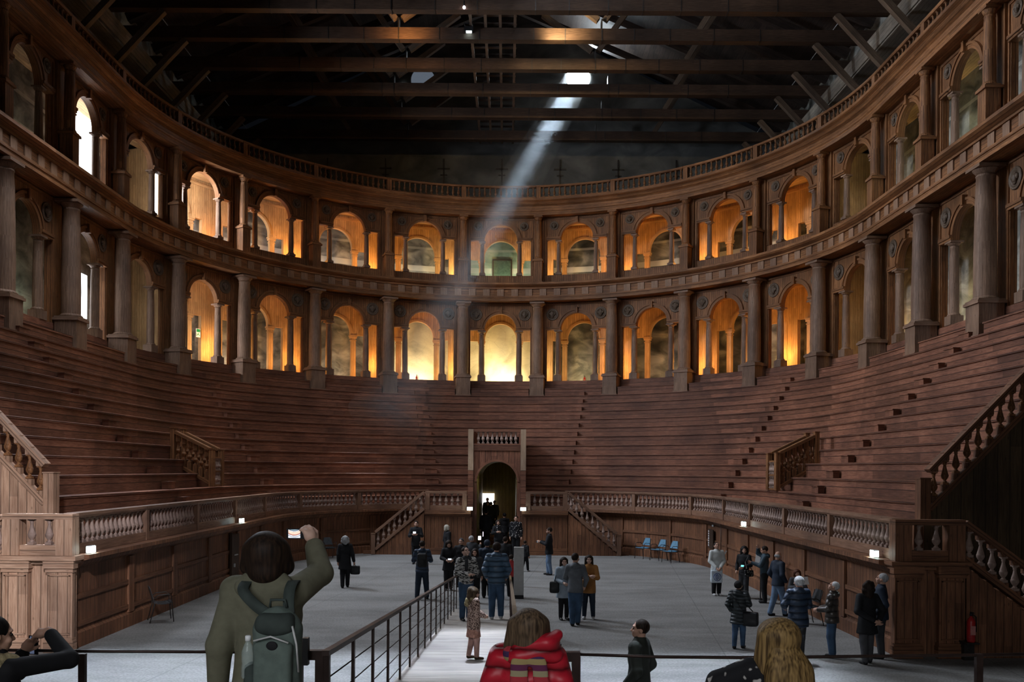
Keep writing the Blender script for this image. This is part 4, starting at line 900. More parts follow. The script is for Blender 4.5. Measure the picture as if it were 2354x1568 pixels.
    if neckwear: link('scarf', skin([rc((-.03, TY * .28 + .01, .835), (.03, TY * .28 + .01, .835), .045, .045, .012), rc((.02, .06, .82), (.03, .085, .7), .022, .024, .012)], vx, 'scarf'), neckwear, root).matrix_local = S
    P = lambda v: root.matrix_local @ Vector((v[0] * h, v[1] * h, v[2] * h)) if False else Vector(loc) + Matrix.Rotation(math.radians(face), 3, 'Z') @ Vector((v[0] * h, v[1] * h, v[2] * h))
    return root, P
# cloth, skin and hair
plain('skin', (.5, .29, .21), .5, var=.08); plain('skin_pale', (.58, .37, .29), .5, var=.08); plain('eye_dark', (.02, .015, .012), .2)
for n, c1, c2 in (('hair_dark', (.008, .005, .004), (.032, .018, .011)), ('hair_black', (.005, .004, .004), (.016, .013, .012)), ('hair_grey', (.2, .2, .21), (.5, .5, .5)), ('hair_white', (.38, .38, .38), (.75, .75, .75)), ('hair_blond', (.28, .25, .2), (.6, .56, .48)), ('hair_golden', (.05, .028, .01), (.27, .17, .065)), ('hair_brown', (.025, .016, .01), (.13, .085, .05)), ('hair_auburn', (.03, .012, .006), (.14, .05, .025))): blotch(n, c1, c2, 16, .3, .7, (7, 7, .5), .6)
plain('black', (.009, .009, .011), .8); plain('navy', (.013, .022, .04), .7); plain('charcoal', (.035, .036, .04), .8); plain('grey', (.12, .13, .145), .85); plain('jeans', (.045, .085, .15), .85, var=.35); plain('jeans_pale', (.14, .21, .32), .85, var=.3); plain('trousers_grey', (.06, .06, .066), .85)
plain('shoe_dark', (.012, .011, .011), .5); plain('shoe_light', (.5, .5, .5), .6); plain('shoe_brown', (.06, .035, .02), .6); plain('coat_beige', (.13, .125, .085), .9, var=.1, scale=40, bump=.15); plain('pale_grey_coat', (.3, .36, .42), .85); plain('mustard', (.3, .135, .04), .85); plain('white_jacket', (.6, .63, .62), .8, var=.1)
plain('olive', (.028, .032, .026), .75); plain('pink_tights', (.5, .3, .26), .8); plain('pink_tulle', (.5, .26, .2), .9, bump=.6, scale=30); plain('fur', (.33, .27, .15), .95, var=.5, scale=45, bump=.8); plain('teal_dark', (.03, .055, .075), .6); plain('plum', (.17, .1, .1), .8)
quilt('puffer_blue', (.055, .1, .16), 45); quilt('puffer_navy', (.022, .038, .07), 42); quilt('puffer_brown', (.05, .042, .036), 40, spec=.6, rough=.3); quilt('puffer_red', (.36, .01, .022), 40, .7, .42, .35); quilt('parka_dark', (.02, .026, .03), 60)
blotch('leopard', (.06, .03, .025), (.5, .36, .3), 60, .44, .5); blotch('zebra', (.03, .03, .03), (.5, .49, .47), 26, .45, .52, (1, 1, 3)); blotch('flower_black', (.012, .012, .014), (.4, .38, .36), 30, .6, .66)
stripes('scarf_stripe', [(.1, .02, .06), (.3, .23, .1), (.05, .02, .07), (.35, .03, .04), (.28, .24, .14)], 9)
plain('bag_black', (.012, .012, .013), .5); plain('bag_green', (.1, .13, .115), .85, var=.15, scale=20, bump=.2); plain('bag_green_dark', (.04, .052, .047), .85); plain('tote_white', (.66, .74, .82), .8, var=.05); plain('tote_blue', (.02, .05, .2), .8); plain('phone_black', (.01, .01, .012), .25)
def glass(name, c, rough=.05, alpha=.35):
    m, nt, b, N, L = nt_new(name); setin(b, rough, 0, .5); b.inputs['Base Color'].default_value = c4(c); b.inputs['Alpha'].default_value = alpha; M[name] = m
glass('bottle_plastic', (.5, .6, .58)); glass('clear_glass', (.5, .62, .6), .05, .25)
def gp(px, py, z=0.0):
    """pixel of the photograph -> point at height z (levelled for the small roll)"""
    a, b = px - VX, py - VY; c, s = math.cos(-ROLL), math.sin(-ROLL); a, b = a * c - b * s, a * s + b * c
    d = F * (CAMZ - z) / b; return (CAMX + a * d / F, d, z)
def at(px, py, d):
    a, b = px - VX, py - VY; c, s = math.cos(-ROLL), math.sin(-ROLL); a, b = a * c - b * s, a * s + b * c
    return (CAMX + a * d / F, d, CAMZ - b * d / F)
# ------------------------------------------------------------------ ramp with its railings
RX0, RX1, RY0, RY1 = -.88, .56, 5.25, 24.0
rz = lambda y: max(0, 1.48 - (y - 6.69) * .0855)
root = thing('ramp', 'long plank ramp running down from the stage to the arena floor', 'ramp', (-.15, 14.6, 0))
mb = MB(); P = [(RX0 - .06, RY0), (RX1 + .06, RY0), (RX1 + .06, RY1), (RX0 - .06, RY1)]; b = mb.verts([(x, y, rz(y) + .004) for x, y in P] + [(x, y, rz(y) - .07 if y < 20 else .0) for x, y in P])
mb.idx((b, b + 1, b + 2, b + 3), [(x, y) for x, y in P]); mb.idx((b + 4, b + 7, b + 6, b + 5), [(x, y) for x, y in P])
for i in range(4): j = (i + 1) % 4; mb.idx((b + i, b + 4 + i, b + 4 + j, b + j), [(0, .02)] * 4)
link('deck', rel(mb, (-.15, 14.6, 0)), 'ramp_wood', root)
for x in (RX0, RX1):
    mb = MB(); mb.box(x - .05, x + .05, 6.2, 22.5, 0, .04, axis=1); b = mb.verts([(x - .05, 6.2, .04), (x + .05, 6.2, .04), (x - .05, 6.2, rz(6.2) - .08), (x + .05, 6.2, rz(6.2) - .08), (x - .05, 22.5, .05), (x + .05, 22.5, .05)])
    for ids in ((0, 2, 3, 1), (0, 4, 2), (1, 3, 5), (2, 4, 5, 3)): mb.idx([b + i for i in ids], [(0, 0)] * len(ids))
    link('side_skirt', rel(mb, (-.15, 14.6, 0)), 'rail_steel', root)
for x, nm, ya in ((RX0, 'steel railing with taut wires on the side of the ramp by the backpack woman', 6.69), (RX1, 'steel railing with taut wires on the ramp side by the white totem', 6.69)):
    B = (x, 15, rz(15)); root = thing('ramp_railing', nm, 'railing', B, 0, 'ramp railings'); ye = 24.2
    mb = MB(); mb.beam((x, ya - .05, rz(ya) + .9), (x, ye, rz(ye) + .9 if ye < 24 else .88), .055, .04); link('handrail', rel(mb, B), 'rail_steel', root)
    y = ya
    while y < ye + .1:
        mb = MB(); mb.box(-.012, .012, -.03, .03, 0, .875, axis=2); o = link('post', mb, 'rail_steel', root); o.location = (0, y - 15, rz(y) + .012 - B[2]); o.scale = (1.9, 1, 1) if abs(y - ya) < .01 else (1, 1, 1); y += 1.16
    for k in range(4):
        h = .16 + .18 * k; mb = MB(); mb.tube([(x, ya, rz(ya) + h), (x, 24.0, rz(24) + h)], .006, 6); link('wire', rel(mb, B), 'rail_steel', root)
# gate posts and the barrier along the stage edge
YG = 6.69
for g, xs, nm in ((-1, (-.93, -1.08), 'backpack woman'), (1, (.98, .83), 'child in the red jacket')):
    root = thing('gate_frame', 'steel gate post frame at the ramp top beside the %s' % nm, 'gate', (xs[0], YG, 1.0), 0, 'ramp gate frames')
    z0 = 1.485
    mb = MB(); mb.box(-.032, .032, -.03, .03, z0 - 1.0, 1.36, axis=2); link('post', mb, 'rail_steel', root)
    mb = MB(); a, b = sorted((0, xs[1] - xs[0])); mb.box(a - .03, b + .03, -.031, .031, 1.325, 1.395, axis=0); link('top_bar', mb, 'rail_steel', root)
    mb = MB(); mb.box(xs[1] - xs[0] - .035, xs[1] - xs[0] + .035, -.1, -.033, .2, 1.47, axis=2); mb.box(xs[1] - xs[0] - .06 * g - .02, xs[1] - xs[0] - .06 * g + .02, -.1, -.04, 1.3, 1.5, axis=2); link('hinge_post', mb, 'black_plastic', root)
mb = MB(); mb.box(1.6, 9, 5.25, 6.95, .9, 1.0); mb.box(-9, -1.6, 6.5, 6.95, .9, 1.0); struct('floor_stage_edge', mb, 'ramp_wood')
def barrier(pts, r, label):
    mb = MB(); mb.tube(pts, r, 8); tag(link('barrier_rail', rel(mb, pts[0]), 'rail_steel'), label, 'barrier', 'stage barriers', 'thing').location = pts[0]
barrier([at(-60, 1494, YG), at(196, 1497, YG), at(693, 1500, YG)], .012, 'thin dark barrier rail along the stage edge behind the backpack woman')
barrier([at(1329, 1504, YG), at(1500, 1510, YG), at(1700, 1512, YG), at(2252, 1506, YG), at(2420, 1503, YG)], .012, 'thin dark barrier rail along the stage edge behind the long-haired blond figure')
for px, nm in ((190, 'by the man with the shearling collar'), (2250, 'below the red extinguisher')):
    x, y, z = at(px, 1500, YG); mb = MB(); mb.box(-.024, .024, -.02, .02, 0, z - 1.0 - .012, axis=2); mb.box(-.09, .09, -.07, .07, 0, .012)
    tag(link('barrier_post', mb, 'rail_steel'), 'flat dark steel barrier post %s' % nm, 'post', 'barrier posts', 'thing').location = (x, y, 1.003)

# ------------------------------------------------------------------ chairs
def chair(loc, rz_, seat, label):
    """stacking armchair: plastic shells on a bent tube frame, facing +y"""
    r = thing('chair', label, 'chair', loc, math.radians(rz_), 'stacking chairs')
    mb = MB()
    for i in range(6):
        y0, y1 = -.2 + .07 * i, -.13 + .07 * i; z0, z1 = .44 + .03 * (abs(i - 2.5) / 2.5) ** 2, .44 + .03 * (abs(i + 1 - 2.5) / 2.5) ** 2
        mb.box(-.22, .22, y0, y1, z0 - .012, z0 + .012)
    link('seat', mb, seat, r)
    mb = MB()
    for i in range(5):
        a, b = i / 5, (i + 1) / 5; mb.beam((0, -.21 - .1 * a, .56 + .3 * a), (0, -.21 - .1 * b, .56 + .3 * b), .4 - .03 * i, .02, (0, 1, 0))
    link('backrest', mb, seat, r)
    for g in (-1, 1):
        mb = MB(); mb.tube([(g * .25, .24, 0), (g * .24, .2, .45), (g * .25, .18, .63), (g * .25, .12, .67), (g * .25, -.12, .66), (g * .24, -.2, .6)], .012, 6); link('front_leg', mb, 'iron', r)
        mb = MB(); mb.tube([(g * .25, -.3, 0), (g * .23, -.2, .42), (g * .21, -.22, .56), (g * .19, -.3, .84)], .012, 6); link('rear_leg', mb, 'iron', r)
    mb = MB(); mb.tube([(-.235, .17, .42), (.235, .17, .42)], .01, 6); mb.tube([(-.235, -.18, .42), (.235, -.18, .42)], .01, 6); link('crossbar', mb, 'iron', r)
x, y, z = gp(344, 1427); chair((x + .3, y, 0), -62, 'chair_seat', 'single dark armchair standing alone by the arena wall near the pale corner pedestal')
for px, py, nm in ((1517, 1281, 'nearest the doorway stair'), (1542, 1287, 'in the middle of its row of three'), (1567, 1292, 'nearest the white-jacketed woman')):
    x, y, z = gp(px, py); rr = math.hypot(x, y - 33.75); s_ = min(1, 7.75 / rr); x, y = x * s_, 33.75 + (y - 33.75) * s_; chair((x, y, 0), 128, 'chair_blue', 'blue armchair along the arena wall, %s' % nm)
x, y, z = gp(1880, 1436); chair((min(x, 7.85), y, 0), 100, 'chair_seat', 'dark armchair behind the man in the shiny brown down jacket')
x, y, z = gp(757, 1284); chair((x, y, 0), -150, 'chair_seat', 'dim dark armchair in the shadow beyond the raised phone')

# ------------------------------------------------------------------ small fittings
EM = [(-8.24, 18.75, 'beside the pale corner pedestal'), (-8.24, 29.4, 'halfway along the wall behind the backpack woman'), (8.24, 18.95, 'beside the dark corner pedestal'), (8.24, 29.4, 'above the woman with the white tote')]
for x, y, nm in EM:
    r = thing('emergency_light', 'glowing emergency lamp on the arena ledge, %s' % nm, 'lamp', (x, y, 1.955), 0, 'emergency lamps')
    g = -1 if x > 0 else 1
    mb = MB(); mb.box(-.05 * 1, .05, -.11, .11, 0, .15, axis=1); pc = link('case', mb, 'lamp_case', r)
    mb = MB(); a, b = sorted((g * .051, g * .06)); mb.box(a, b, -.1, .1, .015, .135, axis=1); mb.box(-.04, .04, -.118, -.111, .015, .135); link('glowing_panel', mb, 'lamp_glow', pc)
for x, nm in ((-1.16, 'toward the white daylit arch'), (1.18, 'away from the white daylit arch')):
    r = thing('emergency_light', 'small glowing white emergency lamp on the podium ledge, %s' % nm, 'lamp', (x, PY - .06, 1.955), 0, 'emergency lamps')
    mb = MB(); mb.box(-.13, .13, -.04, .03, 0, .15, axis=0); link('case', mb, 'lamp_case', r)
    mb = MB(); mb.box(-.115, .115, -.05, -.041, .015, .135, axis=0); link('glowing_panel', mb, 'lamp_glow', r)
x, y, z = gp(1192, 1376); r = thing('totem_panel', 'tall blank white information totem standing on the arena floor beside the ramp', 'totem', (x, y, 0), 0)
mb = MB(); mb.box(-.145, .145, -.09, .09, .11, 1.5, axis=2); link('panel', mb, 'totem_white', r); mb = MB(); mb.box(-.125, .145, -.1, .1, 0, .108, axis=0); link('base', mb, 'black_plastic', r)
x, y, z = gp(1748, 1378); r = thing('information_stand', 'slim black floor stand holding a white sheet beside the man touching his head', 'stand', (x, y, 0), 0)
mb = MB(); mb.lathe([(.16, 0), (.16, .012), (.02, .03), (.018, 1.05)], 16); link('pole', mb, 'black_plastic', r); mb = MB(); mb.box(-.13, .13, -.006, .006, 0, .34, mat=Matrix.Translation((-.04, 0, 1.05)) @ Matrix.Rotation(-.5, 4, 'X') @ Matrix.Rotation(.25, 4, 'Y')); link('sheet', mb, 'paper', r)
x, y, z = gp(1671, 1322); mb = MB(); mb.lathe([(.014, 0), (.014, 1.9)], 8); tag(link('thin_pole', mb, 'rail_steel'), 'thin dark upright pole against the arena wall behind the white-jacketed woman', 'pole', None, 'thing').location = (min(x, 8.2), y, 0)
# framed notice on the arena wall
r = thing('wall_notice', 'dark framed notice with a column of small white squares on the arena wall', 'notice', (8.36, 34.6, .78), 0)
mb = MB(); mb.box(-.03, 0, -.42, .42, 0, .72, axis=1); link('board', mb, 'beam_wood', r)
for i in range(7): mb = MB(); mb.box(-.036, -.031, .24, .36, .06 + .09 * i, .12 + .09 * i, axis=1); link('white_square', mb, 'paper', r)
mb = MB(); mb.box(-.03, 0, -.1, .1, 0, .2, axis=2); tag(link('wall_sign', mb, 'tote_white'), 'little pale sign just above the framed notice on the arena wall', 'sign', None, 'thing').location = (8.41, 34.5, 1.62)
# door leaf in the left arena wall
mb = MB(); mb.box(-8.4, -8.33, 28.7, 28.8, 0, 1.66, axis=2); mb.box(-8.4, -8.345, 28.8, 29.5, .02, 1.6, axis=2); d_ = struct('door_arena_left', mb, 'beam_wood')
mb = MB(); mb.box(-8.33, -8.28, 28.95, 29.2, .92, .95, axis=1); mb.box(-8.34, -8.3, 28.9, 28.98, .55, .66); link('door_handle', mb, 'lamp_case', d_)
# extinguishers
def extinguisher(loc, label, s=1):
    r = thing('fire_extinguisher', label, 'fire extinguisher', loc, 0); r.scale = (s, s, s)
    mb = MB(); mb.lathe([(.075, 0), (.08, .03), (.08, .4), (.06, .46), (.025, .49), (.025, .52)], 18); link('cylinder', mb, 'red_paint', r)
    mb = MB(); mb.lathe([(.03, .52), (.03, .56), (.02, .58)], 10); mb.box(-.015, .015, -.1, .02, .58, .6, axis=1); mb.tube([(.03, 0, .55), (.1, 0, .5), (.105, 0, .2)], .012, 6); link('valve_and_hose', mb, 'black_plastic', r)
    mb = MB(); mb.box(-.05, .05, -.083, -.0795, .15, .33, axis=2); link('label_plate', mb, 'paper_red', r)
plain('paper_red', (.5, .2, .18), .6)
x, y, z = at(2232, 1476, 17.85); mb = MB(); mb.box(-.1, .1, .06, .3, 0, z - .01, axis=2); mb.box(-.13, .13, -.1, .3, z - .03, z - .006, axis=0)
tag(link('extinguisher_bracket', mb, 'iron'), 'dark bracket on the plank stair side carrying the red extinguisher', 'bracket', None, 'thing').location = (x, y, 0); extinguisher((x, y, z), 'red fire extinguisher on the shaded plank wall under the dark climbing balustrade')
for px, nm in ((958, 'third'), (1341, 'fourth')):
    x = CAMX + (px - VX) * 56.6 / F; extinguisher((x, 56.2, 9.145), 'tiny red extinguisher in the lit lower gallery, %s' % ('toward the daylit arch' if px < 1165 else 'away from the daylit arch'), .9)
# green and white exit sign on the planks of the lower gallery
q = LOG.q(-3.68 * W); x, y = LOG.pt(q, 2.42); r = thing('exit_sign', 'small white exit sign with green running figure on the lower gallery planks', 'sign', (x, y, 10.7), LOG.rot(q))
mb = MB(); mb.box(-.14, .14, -.015, .0, 0, .46, axis=2); link('plate', mb, 'paper', r)
plain('sign_green', (.02, .3, .1), .5)
mb = MB(); mb.box(-.12, .12, -.02, -.016, .28, .43, axis=0); mb.beam((-.08, -.02, .1), (.0, -.02, .19), .004, .035, (0, 0, 1)); mb.beam((.0, -.02, .19), (.08, -.02, .08), .004, .035, (0, 0, 1)); mb.ball((.03, -.02, .23), (.022, .004, .022), 8); mb.box(-.12, -.1, -.02, -.016, .05, .22, axis=2); link('symbol', mb, 'sign_green', r)
# floodlight on the third tie beam and bulb on the next
x, y, z = at(1078, 68, 42.6); r = thing('floodlight', 'small black floodlight clamped to the warm-lit tie beam', 'floodlight', (x, y, z), 0)
mb = MB(); mb.box(-.2, .2, -.12, .12, -.1, .1); mb.box(-.22, -.2, -.04, .04, -.05, .3); mb.box(.2, .22, -.04, .04, -.05, .3); mb.box(-.22, .22, -.04, .04, .28, .3); link('housing', mb, 'black_plastic', r); mb = MB(); mb.box(-.13, .13, -.1, .1, -.115, -.102); link('lens', mb, 'lamp_glow', r)
x, y, z = at(1067, 17, 39.9); r = thing('bulb_lamp', 'bare bright bulb hanging under the nearest tie beam', 'lamp', (x, y, z), 0); mb = MB(); mb.ball((0, 0, 0), .07, 10); link('bulb', mb, 'flash_glow', r); mb = MB(); mb.tube([(0, 0, .07), (0, 0, .3)], .03, 8); link('socket', mb, 'black_plastic', r)

# ------------------------------------------------------------------ bags and things in hands
def bx(c, hf, r=.01, k=.01, m=None, op='u'):
    c, hf = V3(*c), V3(*hf); mi = (np.eye(3) if m is None else m).T
    def f(X, Y, Z):
        p = [X - c[0], Y - c[1], Z - c[2]]; q = [np.abs(mi[i, 0] * p[0] + mi[i, 1] * p[1] + mi[i, 2] * p[2]) - hf[i] + r for i in range(3)]
        return (np.sqrt(sum(np.maximum(a, 0) ** 2 for a in q)) + np.minimum(np.maximum(q[0], np.maximum(q[1], q[2])), 0) - r).astype(np.float32)
    e = np.full(3, np.linalg.norm(hf)); return dict(op=op, k=k, f=f, lo=c - e, hi=c + e)
def bag(label, c, size, mat, strap=None, rz_=0, name='handbag', vox=.011):
    """soft bag centred at c; strap is a list of world points"""
    r = thing(name, label, 'bag', tuple(c), math.radians(rz_)); w, d, h = size
    link('body', skin([bx((0, 0, 0), (w / 2, d / 2, h / 2), min(d, h) * .35, .01), el((0, 0, -h * .2), (w * .5, d * .62, h * .32), .02), bx((0, 0, h * .4), (w * .46, d * .3, h * .1), .01, .02)], vox, 'body'), mat, r)
    if strap:
        ri = Matrix.Rotation(-math.radians(rz_), 3, 'Z'); mb = MB(); mb.tube([tuple(ri @ (Vector(p) - Vector(c))) for p in strap], .011, 6); link('strap', mb, mat, r)
    return r
def phone(label, c, rz_, tilt, w=.145, h=.073, screen='screen_glow', roll=0):
    r = thing('smartphone', label, 'phone', tuple(c), 0); r.rotation_euler = (math.radians(tilt), math.radians(roll), math.radians(rz_))
    mb = MB(); mb.box(-w / 2, w / 2, -.004, .004, -h / 2, h / 2, axis=0); link('case', mb, 'phone_black', r); mb = MB(); mb.box(-w / 2 + .012, w / 2 - .028, -.0052, -.0042, -h / 2 + .006, h / 2 - .006, axis=0); link('screen', mb, screen, r)
    return r
def sheet(label, c, rz_, tilt, w=.21, h=.29):
    mb = MB(); mb.box(-w / 2, w / 2, -.0015, .0015, -h / 2, h / 2, axis=2); o = tag(link('paper_sheet', mb, 'paper'), label, 'paper', None, 'thing'); o.location = tuple(c); o.rotation_euler = (math.radians(tilt), 0, math.radians(rz_)); return o
def theatre_screen():
    m, nt, b, N, L = nt_new('theatre_screen'); b.inputs['Base Color'].default_value = (0, 0, 0, 1); g = N('ShaderNodeTexCoord'); sp = N('ShaderNodeSeparateXYZ'); L(g.outputs['Generated'], sp.inputs[0])
    dx = math_node(N, L, 'SUBTRACT', sp.outputs[0], .5); arc = math_node(N, L, 'ADD', sp.outputs[2], math_node(N, L, 'MULTIPLY', math_node(N, L, 'MULTIPLY', dx, dx), -.9))
    n = N('ShaderNodeTexNoise'); n.inputs['Scale'].default_value = 14; L(g.outputs['Generated'], n.inputs[0]); v = math_node(N, L, 'ADD', arc, math_node(N, L, 'MULTIPLY', math_node(N, L, 'SUBTRACT', n.outputs[0], .5), .16))
    c = ramp(N, L, v, [(.0, (.75, .8, .9)), (.12, (.2, .2, .25)), (.2, (.8, .85, .95)), (.3, (.3, .13, .1)), (.45, (.8, .45, .35)), (.58, (1, .75, .6)), (.66, (.5, .3, .2)), (.74, (.95, .95, .95)), (.82, (.05, .07, .1)), (1, (.35, .5, .6))])
    L(c, b.inputs['Emission Color']); b.inputs['Emission Strength'].default_value = .9; M['theatre_screen'] = m
theatre_screen(); emit('screen_teal', (.2, .8, .8), .8); emit('screen_dim', (.2, .25, .4), .25)
HOLD = {1: ((.145, .05, .66), (.05, .19, .7)), -1: ((-.145, .05, .66), (-.05, .19, .7))}
LOW = {1: ((.145, .03, .655), (.06, .17, .62)), -1: ((-.145, .03, .655), (-.06, .17, .62))}
POCK = {1: ((.155, -.04, .65), (.125, .06, .535)), -1: ((-.155, -.04, .65), (-.125, .06, .535))}
CROSS = {1: ((.14, .06, .66), (-.03, .14, .685)), -1: ((-.14, .06, .66), (.03, .15, .665))}
def G(px, py): x, y, z = gp(px, py); return (x, y, 0)
def hgt(py_top, loc, px):    # standing height from the pixel row of the crown
    x, y, z = at(px, py_top, loc[1]); return z - loc[2]
def stand(label, px, py, top_py, face, **k):
    loc = G(px, py); return person(label, loc, face, hgt(top_py, loc, px), **k)
C1 = 'visitors on the arena floor'
# left part of the arena floor
r, P = stand('person with curly grey hair in a long black coat walking away, carrying a dark bag', 793, 1351, 1233, 8, top='black', topkind='coat', hem=.36, leg='black', hair='hair_grey', hairkind='curly', hairlen=.86, stance=(.045, 0, .07), group=C1, R_=((.145, -.02, .645), (.17, .02, .5)))
a = P((.17, .03, .46)); bag('dark tapering handbag carried by the grey-haired person in the long black coat', a + Vector((.04, 0, -.2)), (.3, .13, .27), 'bag_black', [a + Vector((-.03, 0, -.1)), a + Vector((0, 0, .02)), a + Vector((.08, 0, -.1))])
r, P = stand('person seen from behind in a navy puffer jacket with a backpack, legs apart', 970, 1378, 1243, 5, top='puffer_navy', hem=.47, leg='navy', stance=(.085, 0, .03), group=C1, L_=HOLD[-1], R_=HOLD[1])
b_ = thing('backpack', 'small dark backpack worn by the person in the navy puffer jacket', 'bag', tuple(P((0, -.135, .68))), math.radians(5)); link('body', skin([bx((0, 0, 0), (.14, .075, .2), .06), el((0, -.06, -.06), (.11, .05, .11), .02)], .012, 'body'), 'bag_black', b_)
for g in (-1, 1): mb = MB(); mb.tube([(g * .1, .05, .17), (g * .12, .12, .24), (g * .13, .23, .2)], .018, 6); link('strap', mb, 'bag_black', b_)
x, y, z = at(956, 1295, 35.4); r, P = person('person in black facing us and holding up a phone below the stair', (x, y, 0), 178, 1.7, top='black', topkind='coat', hem=.42, leg='black', L_=HOLD[-1], R_=HOLD[1], vox=.015, group=C1, hairkind='short')
phone('pale phone held up by the person in black below the stair', P((0, .235, .75)), 0, 0, .15, .08, 'screen_glow')
x, y, z = at(1028, 1290, 34.2); person('person with pale blond bob and dark coat beyond the ramp railing', (x, y, 0), -60, hgt(1207, (x, y, 0), 1028), top='black', topkind='coat', hem=.4, leg='black', hair='hair_blond', hairkind='bob', hairlen=.87, vox=.015, group=C1)
r, P = stand('dark-bobbed person in a black coat looking down at a phone by the ramp railing', 1031, 1357, 1243, 190, top='black', topkind='coat', hem=.4, leg='black', hair='hair_dark', hairkind='bob', hairlen=.84, L_=LOW[-1], R_=LOW[1], head=(0, -22), group=C1)
phone('phone held by the person in the black coat by the ramp railing', P((0, .22, .645)), 10, -50, .14, .07)
r, P = stand('person in a black jacket and pale jeans standing sideways with a small white camera', 1262, 1322, 1213, 84, top='black', topkind='coat', hem=.44, leg='jeans_pale', hair='hair_dark', L_=HOLD[-1], R_=HOLD[1], head=(0, -8), stance=(.05, 0, .03), group=C1)
c = P((0, .25, .7)); cm = thing('compact_camera', 'small white camera held out by the person in black with pale jeans', 'camera', tuple(c), 0); mb = MB(); mb.box(-.02, .02, -.06, .06, -.035, .035); link('body', mb, 'paper', cm); mb = MB(); mb.lathe([(.025, 0), (.025, .03)], 12, mat=Matrix.Rotation(-PI / 2, 4, 'Y') @ Matrix.Translation((0, 0, .02))); link('lens', mb, 'black_plastic', cm)
stand('child in dark clothes walking, half hidden behind the white totem', 1207, 1314, 1243, -40, top='black', hem=.47, leg='black', shoe='shoe_light', stance=(.045, 0, .1), group=C1, head=(20, 0))
# trio in the middle
r, P = stand('person with long dark hair in a pale blue-grey coat smiling at a companion', 1296, 1425, 1282, 196, top='pale_grey_coat', topkind='coat', hem=.36, leg='black', tights=1, hair='hair_dark', hairkind='long', hairlen=.76, L_=((-.14, .03, .66), (-.05, .16, .62)), R_=((.13, .0, .65), (.06, .15, .61)), vox=.011, group=C1, head=(-10, 0), skinm='skin_pale')
a = P((.1, .0, .83)); c = P((.17, .02, .53)); bag('black shoulder bag of the person in the pale blue-grey coat', c, (.24, .13, .28), 'bag_black', [c + Vector((0, -.02, .12)), a + Vector((-.03, -.04, -.05)), a + Vector((0, 0, .03))])
stand('person seen from behind in a grey hooded sweatshirt and blue jeans between two companions', 1322, 1438, 1272, -6, top='grey', topkind='sweater', hem=.46, leg='jeans', hair='hair_dark', hood=True, R_=POCK[1], L_=CROSS[-1], stance=(.035, 0, .05), vox=.011, group=C1, head=(-25, 0))
stand('laughing person with long dark hair in a mustard coat and narrow jeans', 1353, 1423, 1277, 170, top='mustard', topkind='coat', hem=.41, leg='navy', tights=1, shoe='shoe_light', hair='hair_dark', hairkind='long', hairlen=.74, L_=CROSS[-1], R_=CROSS[1], stance=(.07, 0, 0), vox=.011, group=C1, head=(8, 0), skinm='skin_pale')
# right part of the arena floor
r, P = stand('person in a white jacket looking up, holding a white tote bag with both hands', 1647, 1369, 1247, 186, top='white_jacket', hem=.45, leg='black', shoe='shoe_light', hair='hair_dark', R_=((.135, .02, .65), (.05, .14, .53)), L_=((-.135, .02, .65), (-.02, .14, .53)), head=(0, 22), vox=.011, group=C1)
c = P((.05, .14, .375)); tb = thing('tote_bag', 'white tote bag with a round blue emblem held before the white-jacketed person', 'bag', tuple(c), math.radians(186))
link('body', skin([bx((0, 0, 0), (.18, .05, .19), .04), el((.02, 0, -.08), (.17, .075, .1), .02)], .011, 'body'), 'tote_white', tb)
for g in (-1, 1): mb = MB(); mb.tube([(-.06, g * .02, .18), (-.04, g * .02, .25), (.0, g * .012, .27), (.04, g * .02, .25), (.07, g * .02, .18)], .008, 6); link('handle', mb, 'tote_white', tb)
mb = MB(); mb.tube([(.11 * math.cos(t), .083, -.01 + .11 * math.sin(t)) for t in np.linspace(0, 2 * PI, 25)], .009, 6)
for xx, hh in ((-.045, .06), (-.0, .085), (.045, .06)): mb.beam((xx, .083, -.01 - hh), (xx, .083, -.01 + hh), .012, .016, (1, 0, 0))
mb.tube([(.05 * math.cos(t), .083, -.01 + .075 * math.sin(t)) for t in np.linspace(-1.5, 1.5, 12)], .007, 6); link('emblem', mb, 'tote_blue', tb)
sheet('white brochure sticking up beside the shoulder of the white-jacketed person', P((-.155, .02, .8)), 20, 0, .05, .17).rotation_euler = (0, .6, .3)
r, P = stand('person with curly black hair in a black jacket looking back, phone in hand', 1710, 1376, 1257, 140, top='black', hem=.5, leg='charcoal', hair='hair_black', hairkind='curly', hairlen=.83, R_=POCK[1], L_=LOW[-1], head=(25, 0), group=C1)
c = P((-.13, .06, .5)); bag('small black bag with pale speckles at the hip of the curly-haired person', c, (.26, .1, .18), 'flower_black', [c + Vector((-.1, 0, .07)), P((0, .03, .84)), c + Vector((.1, 0, .07))]); phone('phone with turquoise screen held by the curly-haired person', P((-.075, .22, .65)), -40, -30, .13, .07, 'screen_teal')
r, P = stand('person touching his forehead in a teal down jacket, holding an open leaflet', 1757, 1386, 1256, 78, top='teal_dark', hem=.5, leg='black', hood=True, R_=((.17, .1, .86), (.06, .11, .965)), L_=((-.12, .08, .665), (-.03, .23, .71)), head=(0, -15), vox=.011, group=C1, grip=(.2, .6), handdir={1: (-.4, 0, .6)})
sheet('open white leaflet held by the person touching his forehead, upper page', P((-.02, .31, .76)), 70, 25, .2, .16); sheet('open white leaflet held by the person touching his forehead, lower page', P((-.03, .32, .66)), 70, -12, .21, .2)
stand('balding person in an open navy jacket and plum sweater with pale jeans, hands in pockets', 1788, 1416, 1268, -70, top='navy', hem=.47, leg='jeans_pale', hair='hair_grey', hairkind='bald', R_=POCK[1], L_=POCK[-1], head=(25, -18), stance=(.05, 0, .1), vox=.011, group=C1, neckwear='plum')
